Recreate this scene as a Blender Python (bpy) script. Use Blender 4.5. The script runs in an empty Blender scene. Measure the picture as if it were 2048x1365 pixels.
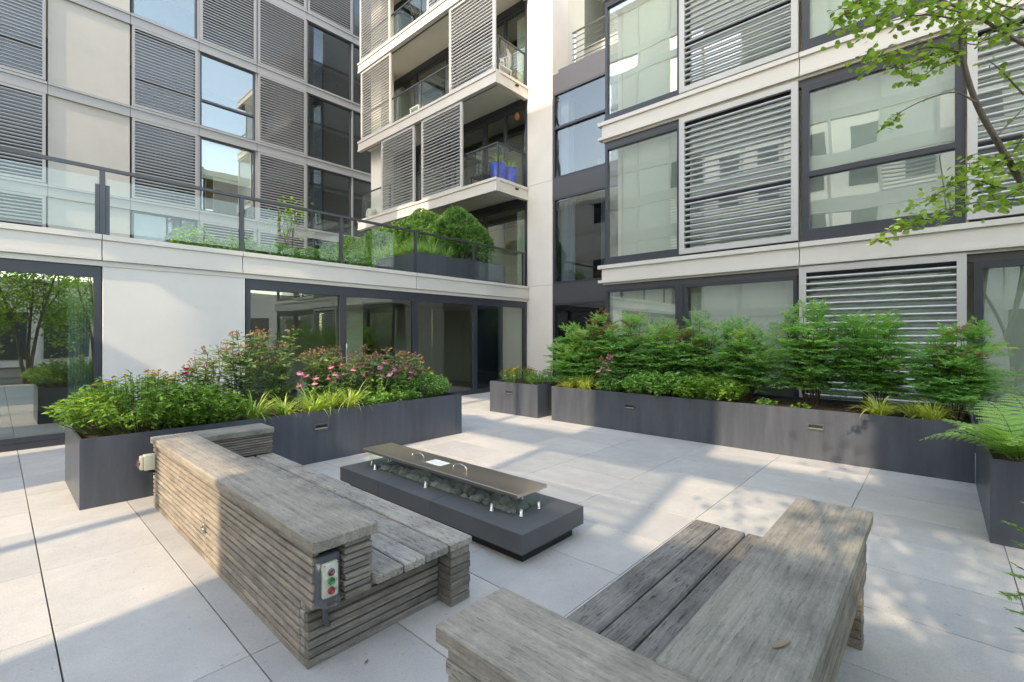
import bpy, bmesh, math, random
import numpy as np
from mathutils import Vector, Matrix

# ------------------------------------------------------------------ camera
sc = bpy.context.scene
COL = sc.collection
YAW = math.radians(42.2646)          # viewing direction measured from +X
F_PX, CX_PX, HOR_PX, EYE = 940.0, 1024.0, 673.5, 1.5
SA, CA = math.sin(YAW), math.cos(YAW)
cam_d = bpy.data.cameras.new('camera')
cam = bpy.data.objects.new('camera', cam_d)
COL.objects.link(cam)
cam.location = (0, 0, EYE)
cam.rotation_euler = (math.pi / 2, 0, YAW - math.pi / 2)
cam_d.sensor_width = 36.0
cam_d.lens = F_PX / 2048.0 * 36.0
cam_d.shift_y = (HOR_PX - 682.5) / 2048.0
cam_d.clip_start = 0.05
cam_d.clip_end = 500
sc.camera = cam

# ------------------------------------------------------------------ sky, sun, exposure
SUN_DIR = Vector((1.0, 0.16, -0.70)).normalized()      # direction the light travels
SUN_EL = math.asin(-SUN_DIR.z)
SUN_AZ = math.atan2(-SUN_DIR.x, -SUN_DIR.y)
world = bpy.data.worlds.new('World')
sc.world = world
world.use_nodes = True
wn = world.node_tree
for n in list(wn.nodes):
    wn.nodes.remove(n)
sky = wn.nodes.new('ShaderNodeTexSky')
sky.sky_type = 'NISHITA'
sky.sun_disc = False
sky.sun_elevation = SUN_EL
sky.sun_rotation = SUN_AZ
sky.air_density = 1.0
sky.dust_density = 0.6
sky.ozone_density = 1.0
bg = wn.nodes.new('ShaderNodeBackground')
bg.inputs['Strength'].default_value = 0.15
wo = wn.nodes.new('ShaderNodeOutputWorld')
wn.links.new(sky.outputs[0], bg.inputs[0])
wn.links.new(bg.outputs[0], wo.inputs[0])
sun_d = bpy.data.lights.new('sun', 'SUN')
sun_d.energy = 0.75
sun_d.angle = math.radians(0.53)
sun_d.color = (1.0, 0.94, 0.86)
sun = bpy.data.objects.new('sun', sun_d)
sun.rotation_euler = SUN_DIR.to_track_quat('-Z', 'Y').to_euler()
sun.location = (-20, -2, 20)
COL.objects.link(sun)
sc.view_settings.view_transform = 'Standard'
sc.view_settings.look = 'None'
sc.view_settings.gamma = 1.0
sc.view_settings.exposure = 2.8
sc.view_settings.use_curve_mapping = False
sc.view_settings.use_white_balance = True
sc.view_settings.white_balance_temperature = 9100

# ------------------------------------------------------------------ small helpers
def ray(px, py):
    r = (px - CX_PX) / F_PX
    return np.array([SA * r + CA, -CA * r + SA, (HOR_PX - py) / F_PX])
def at(px, py, depth):
    d = ray(px, py) * depth
    return np.array([d[0], d[1], d[2] + EYE])
WP = {}                                                # world position of every parent
def tag(o, label, cat, group=None):
    o['label'] = label
    o['category'] = cat
    if group:
        o['group'] = group
    return o
def thing(name, label, cat, loc=(0, 0, 0), group=None):
    o = bpy.data.objects.new(name, None)
    o.empty_display_size = 0.1
    COL.objects.link(o)
    o.location = loc
    WP[o] = Vector(loc)
    return tag(o, label, cat, group)
def put(name, me, mat, parent=None, pos=None):
    """link a mesh given in world coordinates; its origin goes to the centre of its box"""
    n = len(me.vertices)
    co = np.empty(n * 3, dtype=np.float32)
    me.vertices.foreach_get('co', co)
    co = co.reshape(-1, 3)
    if pos is None:
        c = (co.min(0) + co.max(0)) / 2
        co -= c
        me.vertices.foreach_set('co', co.ravel())
        pos = Vector([float(v) for v in c])
    if mat is not None:
        me.materials.clear()
        for m in (mat if isinstance(mat, (list, tuple)) else [mat]):
            me.materials.append(m)
    return link(name, me, pos, parent)
def link(name, me, pos, parent=None):
    o = bpy.data.objects.new(name, me)
    COL.objects.link(o)
    pos = Vector(pos)
    WP[o] = pos
    if parent is not None:
        o.parent = parent
        o.location = pos - WP[parent]
    else:
        o.location = pos
    return o
def bm_mesh(bm, name='m', smooth=False):
    me = bpy.data.meshes.new(name)
    bm.normal_update()
    bm.to_mesh(me)
    bm.free()
    if smooth:
        me.polygons.foreach_set('use_smooth', [True] * len(me.polygons))
    return me
def add_box(bm, x0, x1, y0, y1, z0, z1):
    if x0 > x1: x0, x1 = x1, x0
    if y0 > y1: y0, y1 = y1, y0
    if z0 > z1: z0, z1 = z1, z0
    v = [bm.verts.new(p) for p in ((x0, y0, z0), (x1, y0, z0), (x1, y1, z0), (x0, y1, z0),
                                   (x0, y0, z1), (x1, y0, z1), (x1, y1, z1), (x0, y1, z1))]
    for f in ((3, 2, 1, 0), (4, 5, 6, 7), (0, 1, 5, 4), (1, 2, 6, 5), (2, 3, 7, 6), (3, 0, 4, 7)):
        bm.faces.new([v[i] for i in f])
def bevel(bm, w, seg=1):
    bmesh.ops.bevel(bm, geom=list(bm.edges), offset=w, segments=seg, affect='EDGES', profile=0.5)
def box(name, x0, x1, y0, y1, z0, z1, mat, parent=None, bev=0.0):
    bm = bmesh.new()
    add_box(bm, x0, x1, y0, y1, z0, z1)
    if bev:
        bevel(bm, bev)
    return put(name, bm_mesh(bm, name), mat, parent)
def add_tube(bm, pts, radii, sides=6, cap=True):
    pts = [Vector(p) for p in pts]
    rings = []
    ref = Vector((0.13, 0.31, 0.94))
    for i, p in enumerate(pts):
        a = pts[max(i - 1, 0)]
        b = pts[min(i + 1, len(pts) - 1)]
        t = (b - a)
        if t.length < 1e-9: t = Vector((0, 0, 1))
        t.normalize()
        u = t.cross(ref)
        if u.length < 0.05: u = t.cross(Vector((1, 0, 0)))
        u.normalize()
        w = t.cross(u)
        r = radii[i] if hasattr(radii, '__len__') else radii
        rings.append([bm.verts.new(p + u * (r * math.cos(2 * math.pi * k / sides)) + w * (r * math.sin(2 * math.pi * k / sides))) for k in range(sides)])
    for a, b in zip(rings, rings[1:]):
        for k in range(sides):
            bm.faces.new((a[k], b[k], b[(k + 1) % sides], a[(k + 1) % sides]))
    if cap:
        bm.faces.new(rings[0])
        bm.faces.new(list(reversed(rings[-1])))
def add_lathe(bm, prof, cx, cy, sides=16, cap=True):
    rings = []
    for r, z in prof:
        rings.append([bm.verts.new((cx + r * math.cos(2 * math.pi * k / sides), cy + r * math.sin(2 * math.pi * k / sides), z)) for k in range(sides)])
    for a, b in zip(rings, rings[1:]):
        for k in range(sides):
            bm.faces.new((a[k], a[(k + 1) % sides], b[(k + 1) % sides], b[k]))
    if cap:
        bm.faces.new(list(reversed(rings[0])))
        bm.faces.new(rings[-1])

# ------------------------------------------------------------------ materials
def nodes_of(name):
    m = bpy.data.materials.new(name)
    m.use_nodes = True
    nt = m.node_tree
    p = nt.nodes['Principled BSDF']
    return m, nt, p
def N(nt, t, **kw):
    n = nt.nodes.new(t)
    for k, v in kw.items():
        n.inputs[k].default_value = v
    return n
def ramp(nt, stops):
    r = nt.nodes.new('ShaderNodeValToRGB')
    e = r.color_ramp.elements
    while len(e) < len(stops):
        e.new(0.5)
    for i, (p, c) in enumerate(stops):
        e[i].position = p
        e[i].color = (*c, 1) if len(c) == 3 else c
    return r
def coords(nt, scale=(1, 1, 1), rnd=True):
    tc = nt.nodes.new('ShaderNodeTexCoord')
    mp = nt.nodes.new('ShaderNodeMapping')
    mp.inputs['Scale'].default_value = scale
    nt.links.new(tc.outputs['Object'], mp.inputs['Vector'])
    if rnd:
        oi = nt.nodes.new('ShaderNodeObjectInfo')
        ml = nt.nodes.new('ShaderNodeMath'); ml.operation = 'MULTIPLY'; ml.inputs[1].default_value = 37.0
        nt.links.new(oi.outputs['Random'], ml.inputs[0])
        nt.links.new(ml.outputs[0], mp.inputs['Location'])
    return mp
def mixc(nt, a, b, fac, mode='MIX'):
    m = nt.nodes.new('ShaderNodeMix')
    m.data_type = 'RGBA'
    m.blend_type = mode
    for sock, v in ((m.inputs['A'], a), (m.inputs['B'], b), (m.inputs['Factor'], fac)):
        if hasattr(v, 'is_linked') or hasattr(v, 'links'):
            nt.links.new(v, sock)
        else:
            sock.default_value = (*v, 1) if hasattr(v, '__len__') else v
    return m.outputs['Result']
def bump(nt, p, h, strength, dist=0.01):
    b = nt.nodes.new('ShaderNodeBump')
    b.inputs['Strength'].default_value = strength
    b.inputs['Distance'].default_value = dist
    nt.links.new(h, b.inputs['Height'])
    nt.links.new(b.outputs[0], p.inputs['Normal'])
def surf(name, color, rough=0.5, metal=0.0, scale=3.0, var=0.12, bmp=0.05, fine=60.0, objvar=0.0, rvar=0.1, stretch=(1, 1, 1)):
    """a painted, stone or metal surface: large soft blotches, fine grain and a little relief"""
    m, nt, p = nodes_of(name)
    mp = coords(nt, stretch)
    n1 = N(nt, 'ShaderNodeTexNoise', Scale=scale, Detail=5.0, Roughness=0.6)
    n2 = N(nt, 'ShaderNodeTexNoise', Scale=fine, Detail=3.0, Roughness=0.6)
    nt.links.new(mp.outputs[0], n1.inputs['Vector'])
    nt.links.new(mp.outputs[0], n2.inputs['Vector'])
    lo = tuple(c * (1 - var) for c in color)
    hi = tuple(min(1, c * (1 + var)) for c in color)
    r1 = ramp(nt, [(0.3, lo), (0.7, hi)])
    nt.links.new(n1.outputs['Fac'], r1.inputs[0])
    r2 = ramp(nt, [(0.3, (1 - var * .5,) * 3), (0.7, (1 + 0 * var,) * 3)])
    nt.links.new(n2.outputs['Fac'], r2.inputs[0])
    c = mixc(nt, r1.outputs[0], r2.outputs[0], 1.0, 'MULTIPLY')
    if objvar:
        oi = nt.nodes.new('ShaderNodeObjectInfo')
        r3 = ramp(nt, [(0.0, (1 - objvar,) * 3), (1.0, (1.0,) * 3)])
        nt.links.new(oi.outputs['Random'], r3.inputs[0])
        c = mixc(nt, c, r3.outputs[0], 1.0, 'MULTIPLY')
    nt.links.new(c, p.inputs['Base Color'])
    p.inputs['Metallic'].default_value = metal
    mr = nt.nodes.new('ShaderNodeMapRange')
    mr.inputs['To Min'].default_value = max(0.02, rough - rvar)
    mr.inputs['To Max'].default_value = min(1, rough + rvar)
    nt.links.new(n1.outputs['Fac'], mr.inputs['Value'])
    nt.links.new(mr.outputs[0], p.inputs['Roughness'])
    if bmp:
        bump(nt, p, n2.outputs['Fac'], bmp)
    return m
def glass(name, tint, f0, wave=0.02):
    """thin sheet: see-through and mirror-like by the angle of view, alike from both sides"""
    m = bpy.data.materials.new(name)
    m.use_nodes = True
    nt = m.node_tree
    nt.nodes.clear()
    out = nt.nodes.new('ShaderNodeOutputMaterial')
    mix = nt.nodes.new('ShaderNodeMixShader')
    tr = nt.nodes.new('ShaderNodeBsdfTransparent')
    tr.inputs[0].default_value = (*[math.sqrt(c) for c in tint], 1)      # a sheet has two faces
    gl = nt.nodes.new('ShaderNodeBsdfGlossy')
    gl.inputs['Color'].default_value = (0.95, 0.98, 0.97, 1)
    gl.inputs['Roughness'].default_value = 0.0
    ge = nt.nodes.new('ShaderNodeNewGeometry')
    vm = nt.nodes.new('ShaderNodeVectorMath'); vm.operation = 'DOT_PRODUCT'
    nt.links.new(ge.outputs['Normal'], vm.inputs[0]); nt.links.new(ge.outputs['Incoming'], vm.inputs[1])
    def mth(op, x, y):
        n = nt.nodes.new('ShaderNodeMath'); n.operation = op
        for i, v in enumerate((x, y)):
            if v is None: continue
            if hasattr(v, 'links'): nt.links.new(v, n.inputs[i])
            else: n.inputs[i].default_value = v
        return n.outputs[0]
    c = mth('ABSOLUTE', vm.outputs['Value'], None)
    k = mth('POWER', mth('SUBTRACT', 1.0, c), 5.0)
    fac = mth('ADD', mth('MULTIPLY', k, 1 - f0), f0)
    if wave:
        tc = nt.nodes.new('ShaderNodeTexCoord')
        nz = N(nt, 'ShaderNodeTexNoise', Scale=0.9, Detail=1.0)
        nt.links.new(tc.outputs['Object'], nz.inputs['Vector'])
        b = nt.nodes.new('ShaderNodeBump')
        b.inputs['Strength'].default_value = wave
        b.inputs['Distance'].default_value = 0.2
        nt.links.new(nz.outputs['Fac'], b.inputs['Height'])
        nt.links.new(b.outputs[0], gl.inputs['Normal'])
    nt.links.new(fac, mix.inputs[0])
    nt.links.new(tr.outputs[0], mix.inputs[1])
    nt.links.new(gl.outputs[0], mix.inputs[2])
    nt.links.new(mix.outputs[0], out.inputs[0])
    return m
def wood(name, axis, color, streak=0.3, dash=0.3, blotch=0.25, objvar=0.2, moss=0.0, warm=0.0):
    """weathered hardwood: faint grain along one axis, short dark checks, grey blotches"""
    m, nt, p = nodes_of(name)
    def st(l, w):
        return {'x': (l, w, w), 'y': (w, l, w), 'z': (w, w, l)}[axis]
    def noise(vec, scale, detail, rough, dist=0.0):
        n = N(nt, 'ShaderNodeTexNoise', Scale=scale, Detail=detail, Roughness=rough, Distortion=dist)
        nt.links.new(vec.outputs[0], n.inputs['Vector'])
        return n.outputs['Fac']
    g = noise(coords(nt, st(2.2, 60)), 1.0, 6.0, 0.65, 0.6)
    d = noise(coords(nt, st(13, 105)), 1.0, 3.0, 0.55, 0.4)
    bl = noise(coords(nt, (1, 1, 1)), 4.2, 6.0, 0.62)
    fi = noise(coords(nt, st(60, 160)), 1.0, 2.0, 0.6)
    base = nt.nodes.new('ShaderNodeRGB'); base.outputs[0].default_value = (*color, 1)
    def mul(c, h, lo, hi, p0, p1, tint=(1, 1, 1)):
        r = ramp(nt, [(p0, tuple(lo * t for t in tint)), (p1, (hi, hi, hi))])
        nt.links.new(h, r.inputs[0])
        return mixc(nt, c, r.outputs[0], 1.0, 'MULTIPLY')
    c = mul(base.outputs[0], g, 1 - streak, 1 + streak * .6, 0.33, 0.67)
    c = mul(c, bl, 1 - blotch, 1 + blotch * .5, 0.36, 0.62, (1.0, 1.01, 1.02))
    c = mul(c, d, 1 - dash, 1.0, 0.34, 0.43)
    c = mul(c, fi, 0.86, 1.06, 0.3, 0.7)
    if moss:
        rm = ramp(nt, [(0.52, (0, 0, 0)), (0.70, (moss,) * 3)])
        nt.links.new(bl, rm.inputs[0])
        c = mixc(nt, c, (0.17, 0.16, 0.115), rm.outputs[0])
    oi = nt.nodes.new('ShaderNodeObjectInfo')
    ro = ramp(nt, [(0.0, (1 - objvar,) * 3), (0.5, (1, 1, 1)), (1.0, (0.98, 0.98 - .3 * warm, 0.95 - .5 * warm))])
    nt.links.new(oi.outputs['Random'], ro.inputs[0])
    c = mixc(nt, c, ro.outputs[0], 1.0, 'MULTIPLY')
    nt.links.new(c, p.inputs['Base Color'])
    p.inputs['Roughness'].default_value = 0.8
    p.inputs['Specular IOR Level'].default_value = 0.25
    bump(nt, p, d, 0.25, 0.004)
    return m
def leafmat(name, cols, trans=0.3, rough=0.45):
    m, nt, p = nodes_of(name)
    a = nt.nodes.new('ShaderNodeAttribute')
    a.attribute_name = 'rnd'
    k = len(cols)
    r = ramp(nt, [(i / (k - 1), c) for i, c in enumerate(cols)])
    nt.links.new(a.outputs['Fac'], r.inputs[0])
    nt.links.new(r.outputs[0], p.inputs['Base Color'])
    p.inputs['Roughness'].default_value = rough
    p.inputs['Specular IOR Level'].default_value = 0.35
    if trans:
        t = nt.nodes.new('ShaderNodeBsdfTranslucent')
        b = mixc(nt, r.outputs[0], (1.0, 1.0, 0.35), 0.8, 'MULTIPLY')
        hs = nt.nodes.new('ShaderNodeHueSaturation')
        hs.inputs['Value'].default_value = 1.6
        nt.links.new(b, hs.inputs['Color'])
        nt.links.new(hs.outputs[0], t.inputs[0])
        mx = nt.nodes.new('ShaderNodeMixShader')
        mx.inputs[0].default_value = trans
        out = [n for n in nt.nodes if n.type == 'OUTPUT_MATERIAL'][0]
        nt.links.new(p.outputs[0], mx.inputs[1])
        nt.links.new(t.outputs[0], mx.inputs[2])
        nt.links.new(mx.outputs[0], out.inputs[0])
    return m

M = {}
def paving(name):
    m, nt, p = nodes_of(name)
    mp = coords(nt, (1, 1, 1))
    def noise(scale, detail, rough):
        n = N(nt, 'ShaderNodeTexNoise', Scale=scale, Detail=detail, Roughness=rough)
        nt.links.new(mp.outputs[0], n.inputs['Vector'])
        return n.outputs['Fac']
    big, mid, fine, spot = noise(1.3, 4.0, .55), noise(7.0, 6.0, .65), noise(140.0, 3.0, .6), noise(38.0, 2.0, .5)
    base = nt.nodes.new('ShaderNodeRGB'); base.outputs[0].default_value = (0.485, 0.46, 0.43, 1)
    c = base.outputs[0]
    for h, lo, hi, a, b in ((big, .92, 1.05, .34, .66), (mid, .95, 1.03, .36, .62), (fine, .86, 1.07, .3, .7), (spot, .66, 1.0, .25, .30)):
        r = ramp(nt, [(a, (lo, lo * 1.0, lo * 1.01)), (b, (hi, hi, hi))])
        nt.links.new(h, r.inputs[0])
        c = mixc(nt, c, r.outputs[0], 1.0, 'MULTIPLY')
    oi = nt.nodes.new('ShaderNodeObjectInfo')
    ro = ramp(nt, [(0.0, (.86, .86, .87)), (.5, (.97, .965, .955)), (1.0, (1.04, 1.02, 1.0))])
    nt.links.new(oi.outputs['Random'], ro.inputs[0])
    c = mixc(nt, c, ro.outputs[0], 1.0, 'MULTIPLY')
    nt.links.new(c, p.inputs['Base Color'])
    p.inputs['Roughness'].default_value = 0.72
    bump(nt, p, fine, 0.2, .004)
    return m
M['paver'] = paving('concrete_paver')
M['grout'] = surf('dark_joint_sand', (0.05, 0.047, 0.044), 0.9, 0, 4, 0.2, 0.1)
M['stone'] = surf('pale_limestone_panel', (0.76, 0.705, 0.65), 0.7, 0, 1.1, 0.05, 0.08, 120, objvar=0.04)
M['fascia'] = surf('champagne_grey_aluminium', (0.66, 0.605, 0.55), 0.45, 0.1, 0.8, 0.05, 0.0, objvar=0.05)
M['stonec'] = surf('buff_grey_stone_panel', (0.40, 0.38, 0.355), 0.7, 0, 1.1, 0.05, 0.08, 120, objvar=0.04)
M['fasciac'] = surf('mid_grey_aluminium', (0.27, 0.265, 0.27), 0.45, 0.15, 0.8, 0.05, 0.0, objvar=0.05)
M['screen'] = surf('warm_grey_powdercoat', (0.52, 0.495, 0.475), 0.4, 0.15, 1.5, 0.05, 0.0)
M['slat'] = surf('grey_anodised_slat', (0.46, 0.455, 0.46), 0.33, 0.5, 1.5, 0.06, 0.0)
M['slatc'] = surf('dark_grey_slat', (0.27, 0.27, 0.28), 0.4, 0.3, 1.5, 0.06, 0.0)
M['frame'] = surf('dark_grey_window_frame', (0.050, 0.053, 0.064), 0.36, 0.2, 2.0, 0.08, 0.0)
M['spandrel'] = surf('dark_grey_metal_panel', (0.085, 0.082, 0.09), 0.4, 0.3, 1.2, 0.06, 0.0)
M['soffit'] = surf('beige_soffit_board', (0.72, 0.67, 0.56), 0.8, 0, 1.0, 0.04, 0.0)
M['planter'] = surf('slate_blue_grey_steel', (0.085, 0.095, 0.115), 0.36, 0.25, 1.6, 0.22, 0.04, 40, rvar=0.16, stretch=(4, 4, .5))
M['soil'] = surf('bark_mulch', (0.075, 0.042, 0.028), 0.95, 0, 14, 0.5, 0.9, 55)
M['granite'] = surf('honed_dark_granite', (0.088, 0.089, 0.095), 0.5, 0, 3, 0.10, 0.06, 240)
M['black'] = surf('black_rubber', (0.012, 0.012, 0.013), 0.6, 0, 4, 0.2, 0.0)
M['steel'] = surf('brushed_stainless_steel', (0.50, 0.43, 0.365), 0.30, 0.9, 2.0, 0.06, 0.0, 30, rvar=0.08, stretch=(1, 0.3, 1))
M['chrome'] = surf('polished_steel', (0.55, 0.54, 0.51), 0.25, 1.0, 4.0, 0.05, 0.0)
M['pebble'] = surf('river_pebble', (0.40, 0.385, 0.35), 0.65, 0, 6, 0.25, 0.15, 60, objvar=0.55)
M['ivory'] = surf('ivory_plastic', (0.62, 0.60, 0.46), 0.4, 0, 3, 0.05, 0.0)
M['paper'] = surf('printed_notice_paper', (0.72, 0.75, 0.80), 0.7, 0, 40, 0.1, 0.0)
M['red'] = surf('red_push_button', (0.45, 0.02, 0.03), 0.35, 0, 4, 0.1, 0.0)
M['dred'] = surf('dark_red_push_button', (0.22, 0.012, 0.02), 0.35, 0, 4, 0.1, 0.0)
M['green'] = surf('green_push_button', (0.05, 0.32, 0.09), 0.35, 0, 4, 0.1, 0.0)
M['conduit'] = surf('grey_conduit', (0.09, 0.092, 0.10), 0.6, 0, 4, 0.1, 0.0)
M['print'] = surf('printed_mark', (0.10, 0.14, 0.08), 0.6, 0, 4, 0.1, 0.0)
M['blind'] = surf('pale_grey_roller_blind', (0.50, 0.525, 0.48), 0.85, 0, 1.2, 0.04, 0.03, 200)
M['curtain'] = surf('sheer_white_curtain', (0.62, 0.66, 0.62), 0.85, 0, 1.2, 0.04, 0.0)
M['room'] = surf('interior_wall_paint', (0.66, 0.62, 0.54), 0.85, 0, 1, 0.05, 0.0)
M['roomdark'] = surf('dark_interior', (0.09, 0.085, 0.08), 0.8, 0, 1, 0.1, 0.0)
M['cabinet'] = surf('brown_wood_cabinet', (0.16, 0.075, 0.035), 0.45, 0, 2, 0.2, 0.0, stretch=(6, 6, 1))
M['bluepot'] = surf('cobalt_glazed_pot', (0.03, 0.06, 0.42), 0.25, 0, 4, 0.1, 0.0)
M['wicker'] = surf('white_wicker', (0.62, 0.60, 0.56), 0.6, 0, 30, 0.15, 0.2)
M['white'] = surf('white_paint', (0.74, 0.74, 0.72), 0.5, 0, 3, 0.05, 0.0)
M['ceramic'] = surf('mottled_cream_ceramic', (0.60, 0.56, 0.48), 0.4, 0, 22, 0.35, 0.1)
M['bark'] = surf('grey_brown_bark', (0.15, 0.115, 0.085), 0.9, 0, 9, 0.3, 0.6, 70)
M['stem'] = surf('green_stem', (0.10, 0.15, 0.05), 0.7, 0, 9, 0.2, 0.0)
M['redstem'] = surf('reddish_brown_cane', (0.14, 0.07, 0.04), 0.8, 0, 9, 0.3, 0.0)
M['wx'] = wood('weathered_wood_grain_x', 'x', (0.27, 0.235, 0.20), 0.32, 0.35, 0.3, 0.25, warm=.2)
M['wy'] = wood('weathered_seat_plank_grain_y', 'y', (0.36, 0.325, 0.29), 0.25, 0.6, 0.25, 0.15)
M['wslat'] = wood('brown_weathered_slat_grain_y', 'y', (0.36, 0.31, 0.26), 0.24, 0.30, 0.28, 0.25, warm=.1)
M['wtopy'] = wood('lichen_grey_board_grain_y', 'y', (0.35, 0.305, 0.255), 0.26, 0.28, 0.26, 0.05, .35)
M['wtopx'] = wood('lichen_dark_board_grain_x', 'x', (0.275, 0.25, 0.215), 0.26, 0.28, 0.30, 0.05, .4)
M['wdark'] = wood('dark_weathered_board_grain_x', 'x', (0.215, 0.198, 0.18), 0.35, 0.62, 0.3, 0.12)
M['glass'] = glass('window_glass', (0.80, 0.90, 0.81), 0.13, 0.012)
M['glassb'] = glass('reflective_window_glass', (0.84, 0.90, 0.84), 0.19, 0.010)
M['glassm'] = glass('mirror_coated_window_glass', (0.60, 0.70, 0.62), 0.30, 0.010)
M['glassdark'] = glass('dark_tinted_glass', (0.36, 0.42, 0.48), 0.08, 0.012)
M['glassrail'] = glass('clear_balustrade_glass', (0.88, 0.94, 0.91), 0.035, 0.008)
M['glasstable'] = glass('clear_guard_glass', (0.86, 0.95, 0.92), 0.06, 0.0)
M['clear'] = glass('clear_plastic_cover', (0.86, 0.88, 0.92), 0.06, 0.0)
M['doorblue'] = surf('dark_navy_door_panel', (0.008, 0.012, 0.022), 0.18, 0, 2, 0.1, 0.0)
# foliage
M['l_mound'] = leafmat('broad_leaf_green', [(0.07, 0.16, 0.025), (0.17, 0.33, 0.05), (0.36, 0.50, 0.09)])
M['l_mound2'] = leafmat('fresh_leaf_green', [(0.07, 0.19, 0.045), (0.16, 0.35, 0.07), (0.34, 0.52, 0.15)])
M['l_nand'] = leafmat('nandina_leaf', [(0.09, 0.23, 0.10), (0.18, 0.39, 0.15), (0.32, 0.52, 0.19), (0.52, 0.50, 0.16)], .5)
M['l_nandtip'] = leafmat('nandina_bronze_tip', [(0.20, 0.17, 0.06), (0.30, 0.17, 0.08), (0.40, 0.28, 0.15)])
M['l_rose'] = leafmat('rose_leaf', [(0.07, 0.14, 0.05), (0.13, 0.24, 0.09), (0.22, 0.31, 0.13), (0.30, 0.22, 0.12)])
M['l_liri'] = leafmat('variegated_strap_leaf', [(0.14, 0.30, 0.05), (0.34, 0.50, 0.09), (0.62, 0.64, 0.24)])
M['l_liriy'] = leafmat('yellow_strap_leaf', [(0.32, 0.42, 0.06), (0.56, 0.60, 0.12), (0.70, 0.70, 0.30)])
M['l_fern'] = leafmat('fern_frond_green', [(0.14, 0.30, 0.06), (0.28, 0.48, 0.12), (0.44, 0.62, 0.22)])
M['l_tree'] = leafmat('tree_leaf', [(0.10, 0.20, 0.04), (0.20, 0.33, 0.07), (0.38, 0.48, 0.12)], 0.42)
M['l_back'] = leafmat('courtyard_tree_leaf', [(0.10, 0.24, 0.035), (0.26, 0.46, 0.06), (0.50, 0.64, 0.10)], 0.45)
M['l_yew'] = leafmat('yew_needle', [(0.029, 0.087, 0.022), (0.087, 0.203, 0.029), (0.217, 0.392, 0.058)], 0.2)
M['l_hedge'] = leafmat('clipped_hedge_leaf', [(0.03, 0.085, 0.03), (0.085, 0.20, 0.05), (0.20, 0.36, 0.09)], 0.25)
M['l_grass'] = leafmat('ornamental_grass', [(0.12, 0.26, 0.06), (0.24, 0.42, 0.11), (0.42, 0.56, 0.24)], 0.35)
M['f_spent'] = leafmat('spent_rose_head', [(0.22, 0.12, 0.06), (0.42, 0.22, 0.14), (0.50, 0.30, 0.24)], 0.2)
M['f_red'] = leafmat('crimson_petal', [(0.36, 0.008, 0.04), (0.55, 0.015, 0.07), (0.66, 0.05, 0.14)], 0.2)
M['f_pink'] = leafmat('mauve_pink_petal', [(0.42, 0.10, 0.22), (0.60, 0.20, 0.34), (0.68, 0.34, 0.44)], 0.2)
M['f_yel'] = leafmat('golden_petal', [(0.60, 0.26, 0.01), (0.72, 0.40, 0.02), (0.74, 0.52, 0.06)], 0.2)
M['f_cone'] = surf('rusty_flower_cone', (0.22, 0.07, 0.02), 0.8, 0, 60, 0.4, 0.2)
M['f_seed'] = leafmat('orange_brown_seed_pod', [(0.30, 0.09, 0.03), (0.42, 0.16, 0.06), (0.46, 0.24, 0.12)], 0.2)
M['dryleaf'] = leafmat('dry_leaf', [(0.20, 0.14, 0.09), (0.34, 0.27, 0.20)], 0.1)

# ------------------------------------------------------------------ ground and paving
STRUCT = []
def structure(o):
    o['kind'] = 'structure'
    return o
GR = structure(box('ground', -45, 45, -45, 45, -0.30, -0.034, M['grout']))
PV = bpy.data.objects.new('pavement', None)
COL.objects.link(PV)
PV['kind'] = 'structure'
WP[PV] = Vector((0, 0, 0))
rng = random.Random(4)
xs = [0.20 + 0.6105 * k for k in range(-6, 16)]
ys = [0.57 + 0.9155 * k for k in range(-4, 6)] + [5.76, 6.37, 7.28, 8.20, 9.02]
for i in range(len(xs) - 1):
    for j in range(len(ys) - 1):
        g1, g2 = rng.uniform(.0022, .0036), rng.uniform(.0012, .0030)
        dz = rng.uniform(-.0012, .0008)
        o = box('paver', xs[i] + g1, xs[i + 1] - g1, ys[j] + g2, ys[j + 1] - g2, -0.033, dz, M['paver'], PV, 0.0015)

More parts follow.
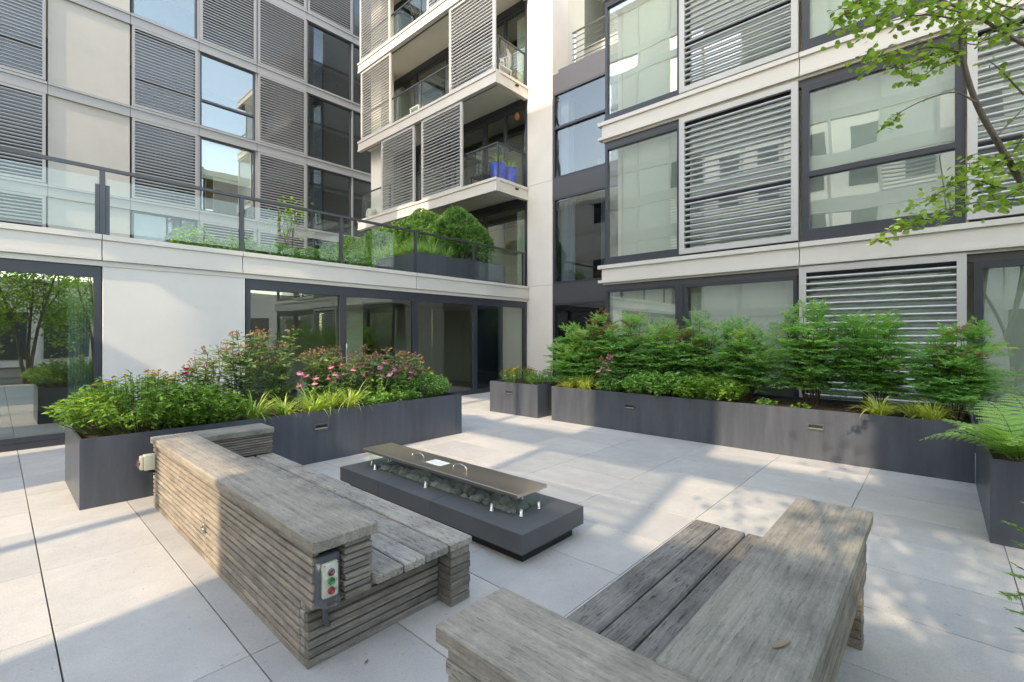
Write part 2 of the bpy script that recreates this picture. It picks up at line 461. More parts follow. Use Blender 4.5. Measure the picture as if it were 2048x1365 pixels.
# ------------------------------------------------------------------ facades
class Fac:
    """facade plane: axis 'Y' faces -Y (u = X), axis 'X' faces -X (u = Y); d is measured outwards"""
    def __init__(s, axis, c):
        s.axis, s.c = axis, c
    def box(s, bm, u0, u1, z0, z1, d0, d1):
        if s.axis == 'Y':
            add_box(bm, u0, u1, s.c - d1, s.c - d0, z0, z1)
        else:
            add_box(bm, s.c - d1, s.c - d0, u0, u1, z0, z1)
    def obj(s, name, u0, u1, z0, z1, d0, d1, mat, parent, bev=0.0):
        bm = bmesh.new()
        s.box(bm, u0, u1, z0, z1, d0, d1)
        if bev:
            bevel(bm, bev)
        return put(name, bm_mesh(bm, name), mat, parent)
    def pt(s, u, z, d):
        return Vector((u, s.c - d, z)) if s.axis == 'Y' else Vector((s.c - d, u, z))
def window(F, par, u0, u1, z0, z1, fw=0.07, d=0.0, transom=None, mull=(), pane='glass', blind=None, curt=None, name='window', sill=0.0):
    bm = bmesh.new()
    a, b = d - 0.05, d + 0.05
    F.box(bm, u0, u0 + fw, z0, z1, a, b)
    F.box(bm, u1 - fw, u1, z0, z1, a, b)
    F.box(bm, u0 + fw, u1 - fw, z1 - fw, z1, a, b)
    F.box(bm, u0 + fw, u1 - fw, z0, z0 + fw, a, b)
    if sill:
        F.box(bm, u0, u1, z0 - 0.001 - sill, z0 - 0.001, a, b + 0.03)
    for m in mull:
        F.box(bm, m - fw / 2, m + fw / 2, z0 + fw, z1 - fw, a, b)
    if transom:
        F.box(bm, u0 + fw, u1 - fw, transom - 0.045, transom + 0.01, a + .01, b + 0.02)
        F.box(bm, u0 + fw, u1 - fw, transom + 0.012, transom + 0.045, a + .01, b - 0.02)
    w = put(name, bm_mesh(bm, name), M['frame'], par)
    cuts = [u0 + fw] + sorted(mull) + [u1 - fw]
    zz = [(z0 + fw, z1 - fw)] if not transom else [(z0 + fw, transom - 0.045), (transom + 0.045, z1 - fw)]
    for i in range(len(cuts) - 1):
        ca = cuts[i] + (fw / 2 if i else 0)
        cb = cuts[i + 1] - (fw / 2 if i < len(cuts) - 2 else 0)
        for (p, q) in zz:
            F.obj('pane', ca + .001, cb - .001, p + .001, q - .001, d - 0.006, d + 0.006, M[pane], w)
    if blind:
        ba, bb, bz = blind
        F.obj('roller_blind', u0 + fw + (u1 - u0 - 2 * fw) * ba + .01, u0 + fw + (u1 - u0 - 2 * fw) * bb - .01, z0 + fw + (z1 - z0) * bz, z1 - fw - .005, d - 0.155, d - 0.145, M['blind'], w)
    for (ca, cb) in (curt or ()):
        bm = bmesh.new()
        n = 26
        rows = []
        for k in range(n + 1):
            u = u0 + fw + (u1 - u0 - 2 * fw) * (ca + (cb - ca) * k / n)
            dd = d - 0.22 + 0.035 * math.sin(k * 1.9 + ca * 9) + 0.01 * math.sin(k * 4.1)
            rows.append((bm.verts.new(F.pt(u, z0 + fw + .02, dd)), bm.verts.new(F.pt(u, z1 - fw - .01, dd))))
        for k in range(n):
            bm.faces.new((rows[k][0], rows[k + 1][0], rows[k + 1][1], rows[k][1]))
        put('curtain', bm_mesh(bm, 'curtain', True), M['curtain'], w)
    return w
SLAT = {}
def slat_mesh(F, length, r, sides=8):
    key = (F.axis, round(length, 3), r, sides)
    if key not in SLAT:
        bm = bmesh.new()
        a = Vector((-length / 2, 0, 0)) if F.axis == 'Y' else Vector((0, -length / 2, 0))
        add_tube(bm, [a, -a], r, sides, cap=False)
        me = bm_mesh(bm, 'slat', True)
        me.materials.append(M['slat'])
        SLAT[key] = me
    return SLAT[key]
def screen(F, par, u0, u1, z0, z1, d=0.10, fw=0.085, step=0.1, r=0.023, single=True, mat='screen'):
    bm = bmesh.new()
    a, b = d - 0.03, d + 0.03
    F.box(bm, u0, u0 + fw, z0, z1, a, b)
    F.box(bm, u1 - fw, u1, z0, z1, a, b)
    F.box(bm, u0 + fw, u1 - fw, z1 - fw, z1, a, b)
    F.box(bm, u0 + fw, u1 - fw, z0, z0 + fw, a, b)
    s = put('louvre_screen', bm_mesh(bm, 'louvre_screen'), M[mat], par)
    n = int((z1 - z0 - 2 * fw) / step)
    off = ((z1 - z0 - 2 * fw) - (n - 1) * step) / 2
    L = u1 - u0 - 2 * fw - .002
    if single:
        me = slat_mesh(F, L, r)
        for k in range(n):
            link('slat', me, F.pt((u0 + u1) / 2, z0 + fw + off + k * step, d), s)
    else:
        bm = bmesh.new()
        for k in range(n):
            add_tube(bm, [F.pt(u0 + fw, z0 + fw + off + k * step, d), F.pt(u1 - fw, z0 + fw + off + k * step, d)], r, 6, cap=False)
        o = put('slats', bm_mesh(bm, 'slats', True), M['slatc'], s)
        o['kind'] = 'stuff'
    return s
def fascia(F, par, u0, u1, zt, joints=(), h=0.36, d=0.0, lip=0.03, mat='fascia', ends=0.0):
    cuts = [u0] + sorted(j for j in joints if u0 < j < u1) + [u1]
    for a, b in zip(cuts, cuts[1:]):
        bm = bmesh.new()
        ga = 0.006 if a != u0 else 0
        gb = 0.006 if b != u1 else 0
        ea = ends if a == u0 else 0
        eb = ends if b == u1 else 0
        F.box(bm, a + ga - ea, b - gb + eb, zt - 0.075, zt, d - 0.12, d + lip)
        F.box(bm, a + ga, b - gb, zt - h + 0.056, zt - 0.0755, d - 0.12, d)
        F.box(bm, a + ga - ea, b - gb + eb, zt - h, zt - h + 0.0555, d - 0.12, d + lip * 0.6)
        put('fascia_panel', bm_mesh(bm, 'fascia'), M[mat], par)
MOD = 1.862
FL = [0.0, 2.97, 5.93, 8.89, 11.85, 14.81, 17.77]

# ---- podium: ground-floor wing below the terrace (wall A, faces -Y)
A = Fac('Y', 9.04)
wa = thing('podium_wing', 'single-storey glazed wing with pale stone panel under the glass-railed terrace', 'building', (5, 9.1, 0))
fascia(A, wa, -5.0, 10.56, 2.97, (1.04, 2.89, 6.55), h=0.37, d=0.10)
A.obj('soffit', -5.0, 10.56, 2.52, 2.597, -0.30, 0.07, M['fascia'], wa)
A.obj('head_beam', -5.0, 1.035, 2.43, 2.519, -0.10, 0.03, M['frame'], wa)
A.obj('head_beam', 2.965, 10.50, 2.40, 2.519, -0.10, 0.03, M['frame'], wa)
A.obj('threshold', -5.0, 1.035, -0.03, 0.085, -0.12, 0.06, M['frame'], wa)
A.obj('threshold', 2.965, 10.50, -0.03, 0.04, -0.12, 0.06, M['frame'], wa)
window(A, wa, -5.0, 1.035, 0.087, 2.428, 0.075, 0.0, mull=(-2.7, -0.84), pane='glassm', curt=((0.955, 1.0),))
A.obj('stone_panel', 1.05, 2.945, -0.02, 2.585, -0.2, 0.055, M['stone'], wa, 0.006)
for (a, b, k) in ((2.965, 4.775, 0), (4.777, 6.575, 1), (6.577, 8.47, 2)):
    w = window(A, wa, a, b, 0.042, 2.398, 0.07, 0.0, pane='glass')
    if k == 0:
        bm = bmesh.new()
        p = A.pt(b + 0.02, 0.95, 0.06)
        add_tube(bm, [A.pt(b + .03, .9, .05), A.pt(b + .03, .9, .13), A.pt(b + .03, 1.35, .13), A.pt(b + .03, 1.35, .05)], 0.014, 8)
        put('pull_handle', bm_mesh(bm, 'pull', True), M['chrome'], w)
A.obj('door_panel', 8.55, 9.45, 0.06, 2.395, -0.09, -0.05, M['doorblue'], wa)
window(A, wa, 8.472, 10.50, 0.042, 2.398, 0.07, 0.0, mull=(9.47,), pane='glass', name='glass_door')
A.obj('corner_post', 10.502, 10.575, -0.02, 2.6, -0.1, 0.02, M['frame'], wa)
# interior of the podium
box('room_wall', -5, 10.5, 13.4, 13.5, 0, 2.55, M['room'], wa)
box('room_floor', -5, 10.5, 9.2, 13.4, -0.03, 0.01, M['cabinet'], wa)
box('room_ceiling', -5, 10.5, 9.36, 13.4, 2.5, 2.55, M['room'], wa)
box('room_partition', 2.2, 2.35, 9.3, 13.4, 0.011, 2.499, M['room'], wa)
box('wall_cabinet', 6.6, 8.2, 12.4, 12.9, 0.011, 2.2, M['cabinet'], wa)
box('room_column', 6.0, 6.5, 11.2, 11.7, 0.011, 2.499, M['stone'], wa)
box('room_wall', 10.501, 10.57, 9.15, 13.4, 0, 2.55, M['room'], wa)
structure(box('terrace', -5, 10.6, 9.075, 19.1, 2.6, 2.93, M['paver']))

# ---- glass balustrade on the terrace edge
R = Fac('Y', 8.99)
rl = thing('terrace_railing', 'dark metal handrail with clear glass panels along the terrace edge', 'railing', (5, 8.98, 2.97))
R.obj('top_rail', -5.0, 10.45, 3.91, 3.955, -0.03, 0.03, M['frame'], rl)
posts = [-4.5, -2.67, -0.81, 1.05, 2.89, 4.73, 6.56, 8.41, 10.37]
for k, u in enumerate(posts):
    R.obj('post', u - 0.03, u + 0.03, 2.98, 3.909, -0.025, 0.025, M['frame'], rl)
    if k:
        a = posts[k - 1]
        R.obj('glass_panel', a + 0.05, u - 0.05, 3.03, 3.80, -0.006, 0.006, M['glassrail'], rl)
R.obj('glass_clamp', 0.97, 1.015, 2.985, 3.70, -0.02, 0.02, M['frame'], rl)
R.obj('glass_clamp', 1.085, 1.13, 2.985, 3.70, -0.02, 0.02, M['frame'], rl)

# ---- tall rear facade (wall C, faces -Y)
Cf = Fac('Y', 19.2)
wc = thing('rear_apartment_block', 'tall rear facade of louvred screens, windows and pale panels beyond the terrace', 'building', (5, 19.2, 2.97))
cu = [-4.56, -2.70, -0.84, 1.03, 2.91, 4.79, 6.67, 8.57, 10.60, 12.5, 14.4, 16.3]
pat = {1: ['s', 'w', 's', 'P', 'w', 's', 's', 'g', 'g', 'g', 'g'],
       2: ['s', 'w', 's', 'P', 's', 'w', 's', 'g', 'g', 'g', 'g'],
       3: ['w', 's', 's', 'P', 's', 't', 's', 'g', 'g', 'g', 'g'],
       4: ['s', 'w', 's', 'P', 'w', 's', 's', 'g', 'g', 'g', 'g'],
       5: ['w', 's', 'w', 'P', 's', 'w', 's', 's', 'g', 'g', 'g']}
for r_, row in pat.items():
    zb, zt = FL[r_] - 0.02, FL[r_ + 1] - 0.37
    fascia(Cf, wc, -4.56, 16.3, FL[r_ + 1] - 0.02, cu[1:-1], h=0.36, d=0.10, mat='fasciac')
    for k, t in enumerate(row):
        a, b = cu[k] + 0.04, cu[k + 1] - 0.04
        if t == 'P':
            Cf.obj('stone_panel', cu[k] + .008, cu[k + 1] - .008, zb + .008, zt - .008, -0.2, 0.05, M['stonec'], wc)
        else:
            window(Cf, wc, a, b, zb, zt, 0.06, -0.02, transom=(zb + 0.95 if t in 't' or (t == 's' and k < 6) else None),
                   pane='glassdark' if t in 'gs' or r_ == 1 else 'glassb', blind=((0, 1, 0.45) if t == 'w' and (k + r_) % 2 else None))
            if t == 's':
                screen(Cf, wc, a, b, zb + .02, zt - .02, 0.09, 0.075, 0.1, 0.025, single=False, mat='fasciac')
        Cf.obj('mullion', cu[k] - 0.035, cu[k] + 0.035, zb + .002, zt - .002, -0.07, 0.06, M['fasciac'], wc) if t not in 'P' and row[k - 1] != 'P' and k else None
        if t == 'g' and k == 7:
            Cf.obj('inner_column', a + 0.55, a + 0.95, zb, zt, -0.9, -0.6, M['stonec'], wc)
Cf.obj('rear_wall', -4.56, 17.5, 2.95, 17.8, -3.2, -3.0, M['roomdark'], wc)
for z in FL[2:]:
    Cf.obj('floor_slab', -4.56, 16.3, z - 0.30, z - 0.06, -3.0, -0.125, M['room'], wc)

# ---- corner column and glazed link (faces -X)
L = Fac('X', 10.60)
wl = thing('glazed_link', 'pale stone corner pillar with dark glazed link bay beside it', 'building', (10.9, 7.0, 0))
for a, b in ((-0.03, 2.957), (2.963, 5.917), (5.923, 8.867), (8.873, 14.8), (14.806, 18.0)):
    box('stone_panel', 10.58, 11.35, 8.08, 9.06, a, b, M['stone'], wl, 0.004)
for zt in (2.97, 5.92, 8.87):
    L.obj('spandrel_panel', 4.2, 8.076, zt - 0.53, zt, -0.1, 0.0, M['spandrel'], wl)
L.obj('roof_slab', 4.2, 8.075, 8.62, 8.868, -3.6, -0.101, M['spandrel'], wl)
L.obj('roof_kerb', 4.2, 7.9, 8.872, 8.98, -0.25, -0.03, M['spandrel'], wl)
window(L, wl, 4.2, 8.075, -0.02, 2.438, 0.06, -0.05, mull=(6.1,), pane='glassdark')
window(L, wl, 4.2, 8.075, 2.972, 5.388, 0.06, -0.05, mull=(6.35,), pane='glassdark', curt=((0.86, 0.985), (0.60, 0.64)))
window(L, wl, 4.2, 8.075, 5.922, 8.338, 0.06, -0.05, mull=(6.35,), transom=7.35, pane='glassdark')
L.obj('inner_column', 7.75, 8.02, 5.93, 8.33, -0.6, -0.3, M['stone'], wl)
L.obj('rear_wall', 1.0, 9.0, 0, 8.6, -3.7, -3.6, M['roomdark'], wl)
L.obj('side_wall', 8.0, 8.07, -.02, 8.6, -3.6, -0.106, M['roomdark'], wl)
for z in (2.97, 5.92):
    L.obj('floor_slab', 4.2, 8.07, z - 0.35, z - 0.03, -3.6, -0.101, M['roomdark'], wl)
# vase with a sprig on the link's window ledge, and a rounded one with orange glaze
def vase(label, x, y, z, h, r, mat):
    bm = bmesh.new()
    add_lathe(bm, [(r * .5, z), (r * .95, z + h * .25), (r, z + h * .45), (r * .7, z + h * .75), (r * .35, z + h * .9), (r * .45, z + h)], x, y, 16)
    t = thing('vase', label, 'vase', (x, y, z))
    put('body', bm_mesh(bm, 'vase', True), M[mat], t)
    bm = bmesh.new()
    for k in range(4):
        add_tube(bm, [(x, y, z + h * .9), (x + .04 * math.cos(k * 2), y + .05 * math.sin(k * 2), z + h * 1.7), (x + .08 * math.cos(k * 2), y + .1 * math.sin(k * 2), z + h * 2.3)], .006, 4)
    put('twig', bm_mesh(bm, 'twig'), M['bark'], t)
vase('small orange-brown vase behind the dark middle window of the link', 10.95, 6.72, 2.971, 0.42, 0.2, 'f_cone')
vase('slim pale vase with a sprig behind the upper link window', 10.95, 6.75, 5.921, 0.36, 0.09, 'ceramic')

# metal railing on the link's roof and the wall behind it
rr = thing('roof_railing', 'metal railing with thin horizontal bars on the roof of the glazed link', 'railing', (10.8, 6.2, 8.87))
for u in (7.42, 5.9, 4.4):
    L.obj('post', u - .025, u + .025, 8.985, 9.92, -0.20, -0.15, M['chrome'], rr)
for k in range(6):
    bm = bmesh.new()
    z = 9.12 + k * .15
    add_tube(bm, [L.pt(4.3, z, -.13), L.pt(7.5, z, -.13)], .012 if k < 5 else .025, 8)
    put('rail', bm_mesh(bm, 'rail', True), M['chrome'], rr)
U = Fac('X', 14.2)
wu = thing('upper_setback_block', 'set-back upper storey with dark louvres behind the link roof railing', 'building', (14.5, 6, 8.87))
U.obj('wall', -3, 9.8, 8.5, 18, -0.4, -0.25, M['spandrel'], wu)
for zt in (11.6, 14.4):
    fascia(U, wu, -3, 9.8, zt, (3.5, 5.4, 7.2), h=0.4, d=0.3)
screen(U, wu, 7.25, 9.7, 8.95, 11.15, 0.0, single=False)
window(U, wu, 4.0, 7.2, 8.95, 11.15, 0.06, -.08, mull=(5.5,), pane='glassb')
window(U, wu, 4.0, 9.7, 11.65, 14.0, 0.06, -.08, mull=(5.5, 7.5), pane='glassb')

# ---- balcony block (D, faces -X, near end faces -Y)
D = Fac('X', 9.24)
wd = thing('balcony_block', 'stack of pale-edged balconies with sliding louvred screens above the hedge', 'building', (10, 12.5, 2.97))
Y0, Y1 = 8.98, 16.27
for zt in (5.88, 8.85, 11.81, 14.78):
    fascia(D, wd, Y0, Y1, zt, (12.6,), h=0.37, d=0.0, lip=0.03)
    bm = bmesh.new()
    add_box(bm, 9.362, 10.56, Y0 - .03, Y0 + .12, zt - .075, zt)
    add_box(bm, 9.362, 10.56, Y0, Y0 + .12, zt - .314, zt - .0755)
    add_box(bm, 9.362, 10.56, Y0 - .018, Y0 + .12, zt - .37, zt - .3145)
    put('fascia_panel', bm_mesh(bm, 'f'), M['fascia'], wd)
    box('edge_beam', 9.361, 9.46, Y0 + .121, Y1, zt - .33, zt - .08, M['spandrel'], wd)
    box('soffit', 9.461, 10.62, Y0 + .121, Y1, zt - .22, zt - .12, M['soffit'], wd)
    box('floor_slab', 9.361, 13.75, Y0 + .122, Y1, zt - .118, zt - .01, M['spandrel'], wd)
    box('balcony_floor', 9.362, 10.55, Y0 + .123, Y1 - .01, zt - .009, zt - .002, M['paver'], wd)
    box('drain_spout', 10.02, 10.12, Y0 - .05, Y0 + .01, zt - .17, zt - .13, M['black'], wd)
Dg = Fac('X', 10.68)
for r_, zt in enumerate((5.88, 8.85, 11.81, 14.78)):
    zb = (2.95, 5.88, 8.85, 11.81)[r_]
    Dg.obj('head_beam', 9.08, Y1, zt - .42, zt - .225, -0.08, 0.05, M['frame'], wd)
    cuts = [9.08, 10.9, 12.75, 14.6, Y1]
    for k in range(4):
        window(Dg, wd, cuts[k] + .002, cuts[k + 1] - .002, zb + .002, zt - .423, 0.08, -.02, mull=((cuts[k] + cuts[k + 1]) / 2,) if k == 0 and r_ else (),
               pane='glass', curt=((0.0, 0.34),) if (k == 0 and r_ in (0, 2)) else None)
    Dg.obj('rear_wall', 9.08, Y1, zb, zt - .121, -2.95, -2.9, M['room'], wd)
    Dg.obj('jamb_post', 9.0, 9.078, zb, zt - .224, -.1, .12, M['frame'], wd)
box('end_wall', 10.75, 13.6, 16.2, 16.265, 2.95, 18, M['stone'], wd)
box('end_wall', 11.36, 13.6, 9.0, 9.07, 2.95, 18, M['room'], wd)
box('stone_column', 9.75, 10.3, 15.5, 16.2, 5.90, 18.0, M['stone'], wd)
for (a, b, zb, zt) in ((12.78, 14.73, 5.885, 8.47), (10.43, 12.39, 5.885, 8.47), (14.15, 16.12, 8.855, 11.43), (9.07, 11.01, 8.855, 11.43), (14.2, 16.2, 11.815, 14.4), (10.2, 12.1, 11.815, 14.4)):
    screen(D, wd, a, b, zb + .01, zt - .005, -0.06, 0.08, 0.1, 0.023)
for zb in (5.88, 8.85, 11.81):
    rb = D.obj('balcony_rail', 9.07, Y1, zb + 1.0, zb + 1.04, -0.20, -0.155, M['frame'], wd)
    us = [9.09, 10.9, 12.6, 14.4, Y1 - .03]
    for k, u in enumerate(us):
        D.obj('post', u - .02, u + .02, zb - .005, zb + .999, -0.20, -0.16, M['frame'], rb)
        if k:
            D.obj('glass_panel', us[k - 1] + .03, u - .03, zb + .06, zb + .99, -0.185, -0.173, M['glassrail'], rb)
    re = box('balcony_rail', 9.441, 10.56, 9.07, 9.11, zb + 1.0, zb + 1.04, M['frame'], wd)
    box('glass_panel', 9.45, 10.54, 9.085, 9.097, zb + .06, zb + .99, M['glassrail'], re)
    box('post', 10.545, 10.575, 9.07, 9.11, zb - .005, zb + .999, M['frame'], re)
    rf = box('balcony_rail', 9.441, 10.56, Y1 - .05, Y1 - .01, zb + 1.0, zb + 1.04, M['frame'], wd)
    box('glass_panel', 9.45, 10.54, Y1 - .036, Y1 - .024, zb + .06, zb + .99, M['glassrail'], rf)

# ---- right-hand building (B, faces -X)
B = Fac('X', 8.60)
wb = thing('right_apartment_wing', 'right-hand facade of wide windows and tubular louvred screens above the long planter', 'building', (9, 1.5, 0))
BY0, BY1 = -4.0, 5.18
bj = (1.62, -2.1)
for zt in (2.97, 5.93, 8.89, 11.85):
    fascia(B, wb, BY0, BY1, zt, bj, h=0.36, d=0.13, lip=0.035, ends=0.08)
    B.obj('underside_board', BY0, BY1, zt - .40, zt - .361, -0.6, 0.09, M['fascia'], wb)
    B.obj('floor_slab', BY0, BY1 - .1, zt - .36, zt - .05, -3.4, -0.001, M['room'], wb)
    B.obj('head_panel', BY0, BY1 - .02, zt - .50, zt - .401, -0.06, 0.05, M['spandrel'], wb)
B.obj('rear_wall', BY0, BY1, 0, 11.8, -3.5, -3.4, M['room'], wb)
B.obj('end_wall', BY1 - .12, BY1 - .02, 0, 11.4, -3.39, -0.5, M['room'], wb)
def z_(k):
    return FL[k], FL[k + 1] - .502
# ground floor
z0, z1 = -0.02, 2.468
window(B, wb, 3.60, 5.14, z0, z1, .05, 0, pane='glassb', blind=(0, 1, .05))
B.obj('mullion', 3.50, 3.598, z0, z1, -.05, .06, M['frame'], wb)
window(B, wb, 1.66, 3.498, z0, z1, .06, 0, pane='glassb', blind=(0, 1, .3))
screen(B, wb, -0.265, 1.625, 0.02, 2.585, 0.10, .095, .1005, .023)
window(B, wb, -0.24, 1.60, z0, z1, .06, -.05, pane='glass', blind=(0, 1, .02))
window(B, wb, -2.1, -0.33, z0, z1, .09, 0.02, pane='glassb', blind=(0, 1, .02))
window(B, wb, -4.0, -2.15, z0, z1, .09, 0.02, pane='glassb', blind=(0, 1, .02))
# upper floors
for k in (1, 2, 3):
    zb, zt = FL[k] + .012, FL[k + 1] - .502
    window(B, wb, 3.56, 5.15, zb + .10, zt, .055, 0, pane='glassb', blind=(0, 0.84, .0), sill=.09)
    window(B, wb, 4.86, 4.861 + .0, zb + .10, zt, .0, 0) if False else None
    screen(B, wb, 1.64, 3.545, zb + .03, zt + .085, 0.10, .095, .1005, .023)
    window(B, wb, 1.66, 3.54, zb, zt, .06, -.05, transom=zb + 1.0, pane='glassb', blind=(0, 1, .0))
    window(B, wb, -0.255, 1.60, zb + .09, zt, .10, 0.02, transom=zb + 1.05, pane='glassb', blind=(0, 1, .0), sill=.08)
    screen(B, wb, -2.12, -0.27, zb + .03, zt + .085, 0.10, .095, .1005, .023, single=(k == 1))
    window(B, wb, -2.1, -0.29, zb, zt, .06, -.05, transom=zb + 1.0, pane='glassb', blind=(0, 1, .0))
    window(B, wb, -4.0, -2.16, zb + .09, zt, .10, 0.02, transom=zb + 1.05, pane='glassb', blind=(0, 1, .0))

# ---- unseen facade added left of the view, its openings shaped to cast the sun patches
G = Fac('X', -8.0)
wg = thing('added_sun_patch_frame', 'unseen open facade of pale posts and louvres, added to shape the sun patches', 'building', (-8, 5, 0))
gy = [-8.5, -6.6, -4.75, -2.9, -1.05, 0.80, 2.66, 4.40, 6.26, 8.1, 9.98, 11.8, 13.7, 15.6, 17.5, 19.4, 21.3, 23.2, 25.1, 27.0, 28.9, 30.8]
gy = [v - 0.8 for v in gy]
# each storey: bottom, top, open bays, louvred bays, dark window bays, number of bays; every other bay is a stone panel
rowsG = [(0.0, 2.5, (), (), (3, 7, 12, 15, 18), 21),
         (2.9, 4.3, (), (5,), (2, 10, 14), 21),
         (4.75, 7.0, (1, 2, 6, 7, 9), (10,), (14, 19), 21),
         (7.62, 9.08, (0, 1, 2, 4, 6, 7, 8, 9), (3, 5, 10), (13,), 21),
         (9.66, 11.1, (0, 1, 2, 4, 6, 7, 8, 9), (), (10, 14), 21),
         (11.5, 13.6, (), (), (2,), 13),
         (14.1, 16.8, (9, 10), (), (), 13),
         (17.2, 18.0, (10, 12), (), (), 13),
         (18.4, 20.6, (), (), (), 13)]
zprev = 0
for (za, zb, bays_open, bays_louvre, bays_dark, nbay) in rowsG:
    if za > 0:
        G.obj('fascia_panel', gy[0], gy[-1] if za < 11.4 else gy[13], zprev, za, -0.2, 0.0, M['fascia'], wg)
    for k in range(nbay):
        a, b = gy[k], gy[k + 1]
        G.obj('post', a - .06, a + .06, za, zb, -0.2, 0.0, M['fascia'], wg)
        if k not in bays_open and k not in bays_louvre and k not in bays_dark:
            G.obj('stone_panel', a + .061, b - .061, za, zb, -0.15, -0.03, M['stone'], wg)
        elif k in bays_dark:
            G.obj('window_panel', a + .061, b - .061, za, zb, -0.12, -0.06, M['doorblue'], wg)
        elif k in bays_louvre:
            bm = bmesh.new()
            z = za + .06
            while z < zb:
                add_tube(bm, [G.pt(a + .06, z, -.1), G.pt(b - .06, z, -.1)], 0.042, 6, cap=False)
                z += 0.16
            o = put('slats', bm_mesh(bm, 'slats', True), M['slat'], wg)
            o['kind'] = 'stuff'
    zprev = zb
G.obj('fascia_panel', gy[13], gy[-1], 11.1, 11.42, -0.2, 0.0, M['fascia'], wg)
G.obj('fascia_panel', gy[0], gy[13], 20.6, 21.0, -0.2, 0.0, M['fascia'], wg)

# ---- unseen tall block added to hide bright sky from the window reflections
Q = Fac('X', -33.0)
wq = thing('added_sky_blocker', 'unseen tall pale block added to keep bright sky out of the window reflections', 'building', (-33, 3, 0))
box('wall', -36, -33.2, -24, 62, 0, 21, M['stone'], wq)
for k in range(22):
    for r_ in range(6):
        y_ = -22 + 3.7 * k
        box('window', -33.199, -33.15, y_, y_ + 1.9, 1.0 + 3.4 * r_, 2.9 + 3.4 * r_, M['frame'], wq)

wsb = thing('south_apartment_block', 'pale single-storey block with dark windows closing the courtyard behind the viewer', 'building', (0, -16, 0))
box('wall', -20, 16, -18, -16, 0, 4.4, M['stone'], wsb)
for k in range(15):
    for r_ in range(1):
        x_ = -19 + 2.3 * k
        box('window', x_, x_ + 1.7, -15.999, -15.95, .4 + 3.1 * r_, 2.7 + 3.1 * r_, M['frame'], wsb)

# ------------------------------------------------------------------ planters
def planter(label, x0, x1, y0, y1, z=0.0, h=0.61, lights=(), soil_drop=0.05):
    t = thing('planter', label, 'planter', ((x0 + x1) / 2, (y0 + y1) / 2, z), 'dark steel planter boxes')
    bm = bmesh.new()
    w = 0.018
    for (i0, i1, z1) in ((0, 0, z + h), (w, w, z + h)):
        pass
    o = [bm.verts.new((x, y, zz)) for zz in (z, z + h) for x, y in ((x0, y0), (x1, y0), (x1, y1), (x0, y1))]
    i = [bm.verts.new((x, y, zz)) for zz in (z + .02, z + h) for x, y in ((x0 + w, y0 + w), (x1 - w, y0 + w), (x1 - w, y1 - w), (x0 + w, y1 - w))]
    for k in range(4):
        n = (k + 1) % 4
        bm.faces.new((o[k], o[n], o[4 + n], o[4 + k]))
        bm.faces.new((i[n], i[k], i[4 + k], i[4 + n]))
        bm.faces.new((o[4 + k], o[4 + n], i[4 + n], i[4 + k]))
    bm.faces.new((o[3], o[2], o[1], o[0]))
    bm.faces.new((i[0], i[1], i[2], i[3]))
    put('box', bm_mesh(bm, 'planter_box'), M['planter'], t)
    # uneven mulch
    rg = random.Random(int(x0 * 100 + y0 * 37))
    nx, ny = max(6, int((x1 - x0) / .07)), max(6, int((y1 - y0) / .07))
    bm = bmesh.new()
    g = [[bm.verts.new((x0 + w + .001 + (x1 - x0 - 2 * w - .002) * a / nx, y0 + w + .001 + (y1 - y0 - 2 * w - .002) * b / ny, z + h - soil_drop + rg.uniform(-.018, .018))) for b in range(ny + 1)] for a in range(nx + 1)]
    for a in range(nx):
        for b in range(ny):
            bm.faces.new((g[a][b], g[a + 1][b], g[a + 1][b + 1], g[a][b + 1]))
    put('mulch', bm_mesh(bm, 'mulch'), M['soil'], t)
    for (face, u, zz) in lights:
        F = Fac('Y', y0) if face == 'Y' else Fac('X', x0)
        bm = bmesh.new()
        a, b, c, d = u - .09, u + .09, zz - .038, zz + .038
        for q in ((a, a + .015, c, d), (b - .015, b, c, d), (a + .015, b - .015, d - .015, d), (a + .015, b - .015, c, c + .012)):
            F.box(bm, *q, 0.0, 0.012)
        s = put('step_light', bm_mesh(bm, 'step_light'), M['planter'], t)
        F.obj('light_lens', a + .016, b - .016, c + .013, c + .026, 0.0, 0.008, M['steel'], s)
        F.obj('light_recess', a + .016, b - .016, c + .0265, d - .016, 0.0, 0.003, M['black'], s)
    return t
planter('long dark planter of roses and coneflowers in front of the podium windows', 0.49, 4.87, 5.48, 6.71, lights=(('Y', 2.63, .42),))
planter('long dark planter below the louvred screen with tall bushes, along the right', 6.71, 7.95, -0.27, 5.14, lights=(('X', 3.60, .40), ('X', 1.11, .40)))
planter('short dark planter with orange-yellow flowers near the corner pillar', 6.69, 7.93, 5.45, 6.68, lights=(('X', 6.16, .42),))
planter('dark planter corner holding the fern at the right edge', 4.87, 6.70, -3.2, -0.274)
planter('dark planter holding the yew shrub at the right edge of the picture', 2.5, 3.9, -2.6, -1.12)
planter('dark planter under the rounded hedge on the terrace', 6.86, 10.0, 9.36, 14.6, z=2.93, h=0.62, lights=(('X', 10.6, 3.3),))

# ------------------------------------------------------------------ benches
def plank(par, name, x0, x1, y0, y1, z0, z1, mat, bev=0.004):
    return box(name, x0, x1, y0, y1, z0, z1, M[mat], par, bev)
rb_ = random.Random(11)
b1 = thing('bench', 'weathered wooden L-shaped bench with high slatted back beside the fire table', 'bench', (1.4, 3.5, 0))
j = lambda s=.004: rb_.uniform(-s, s)
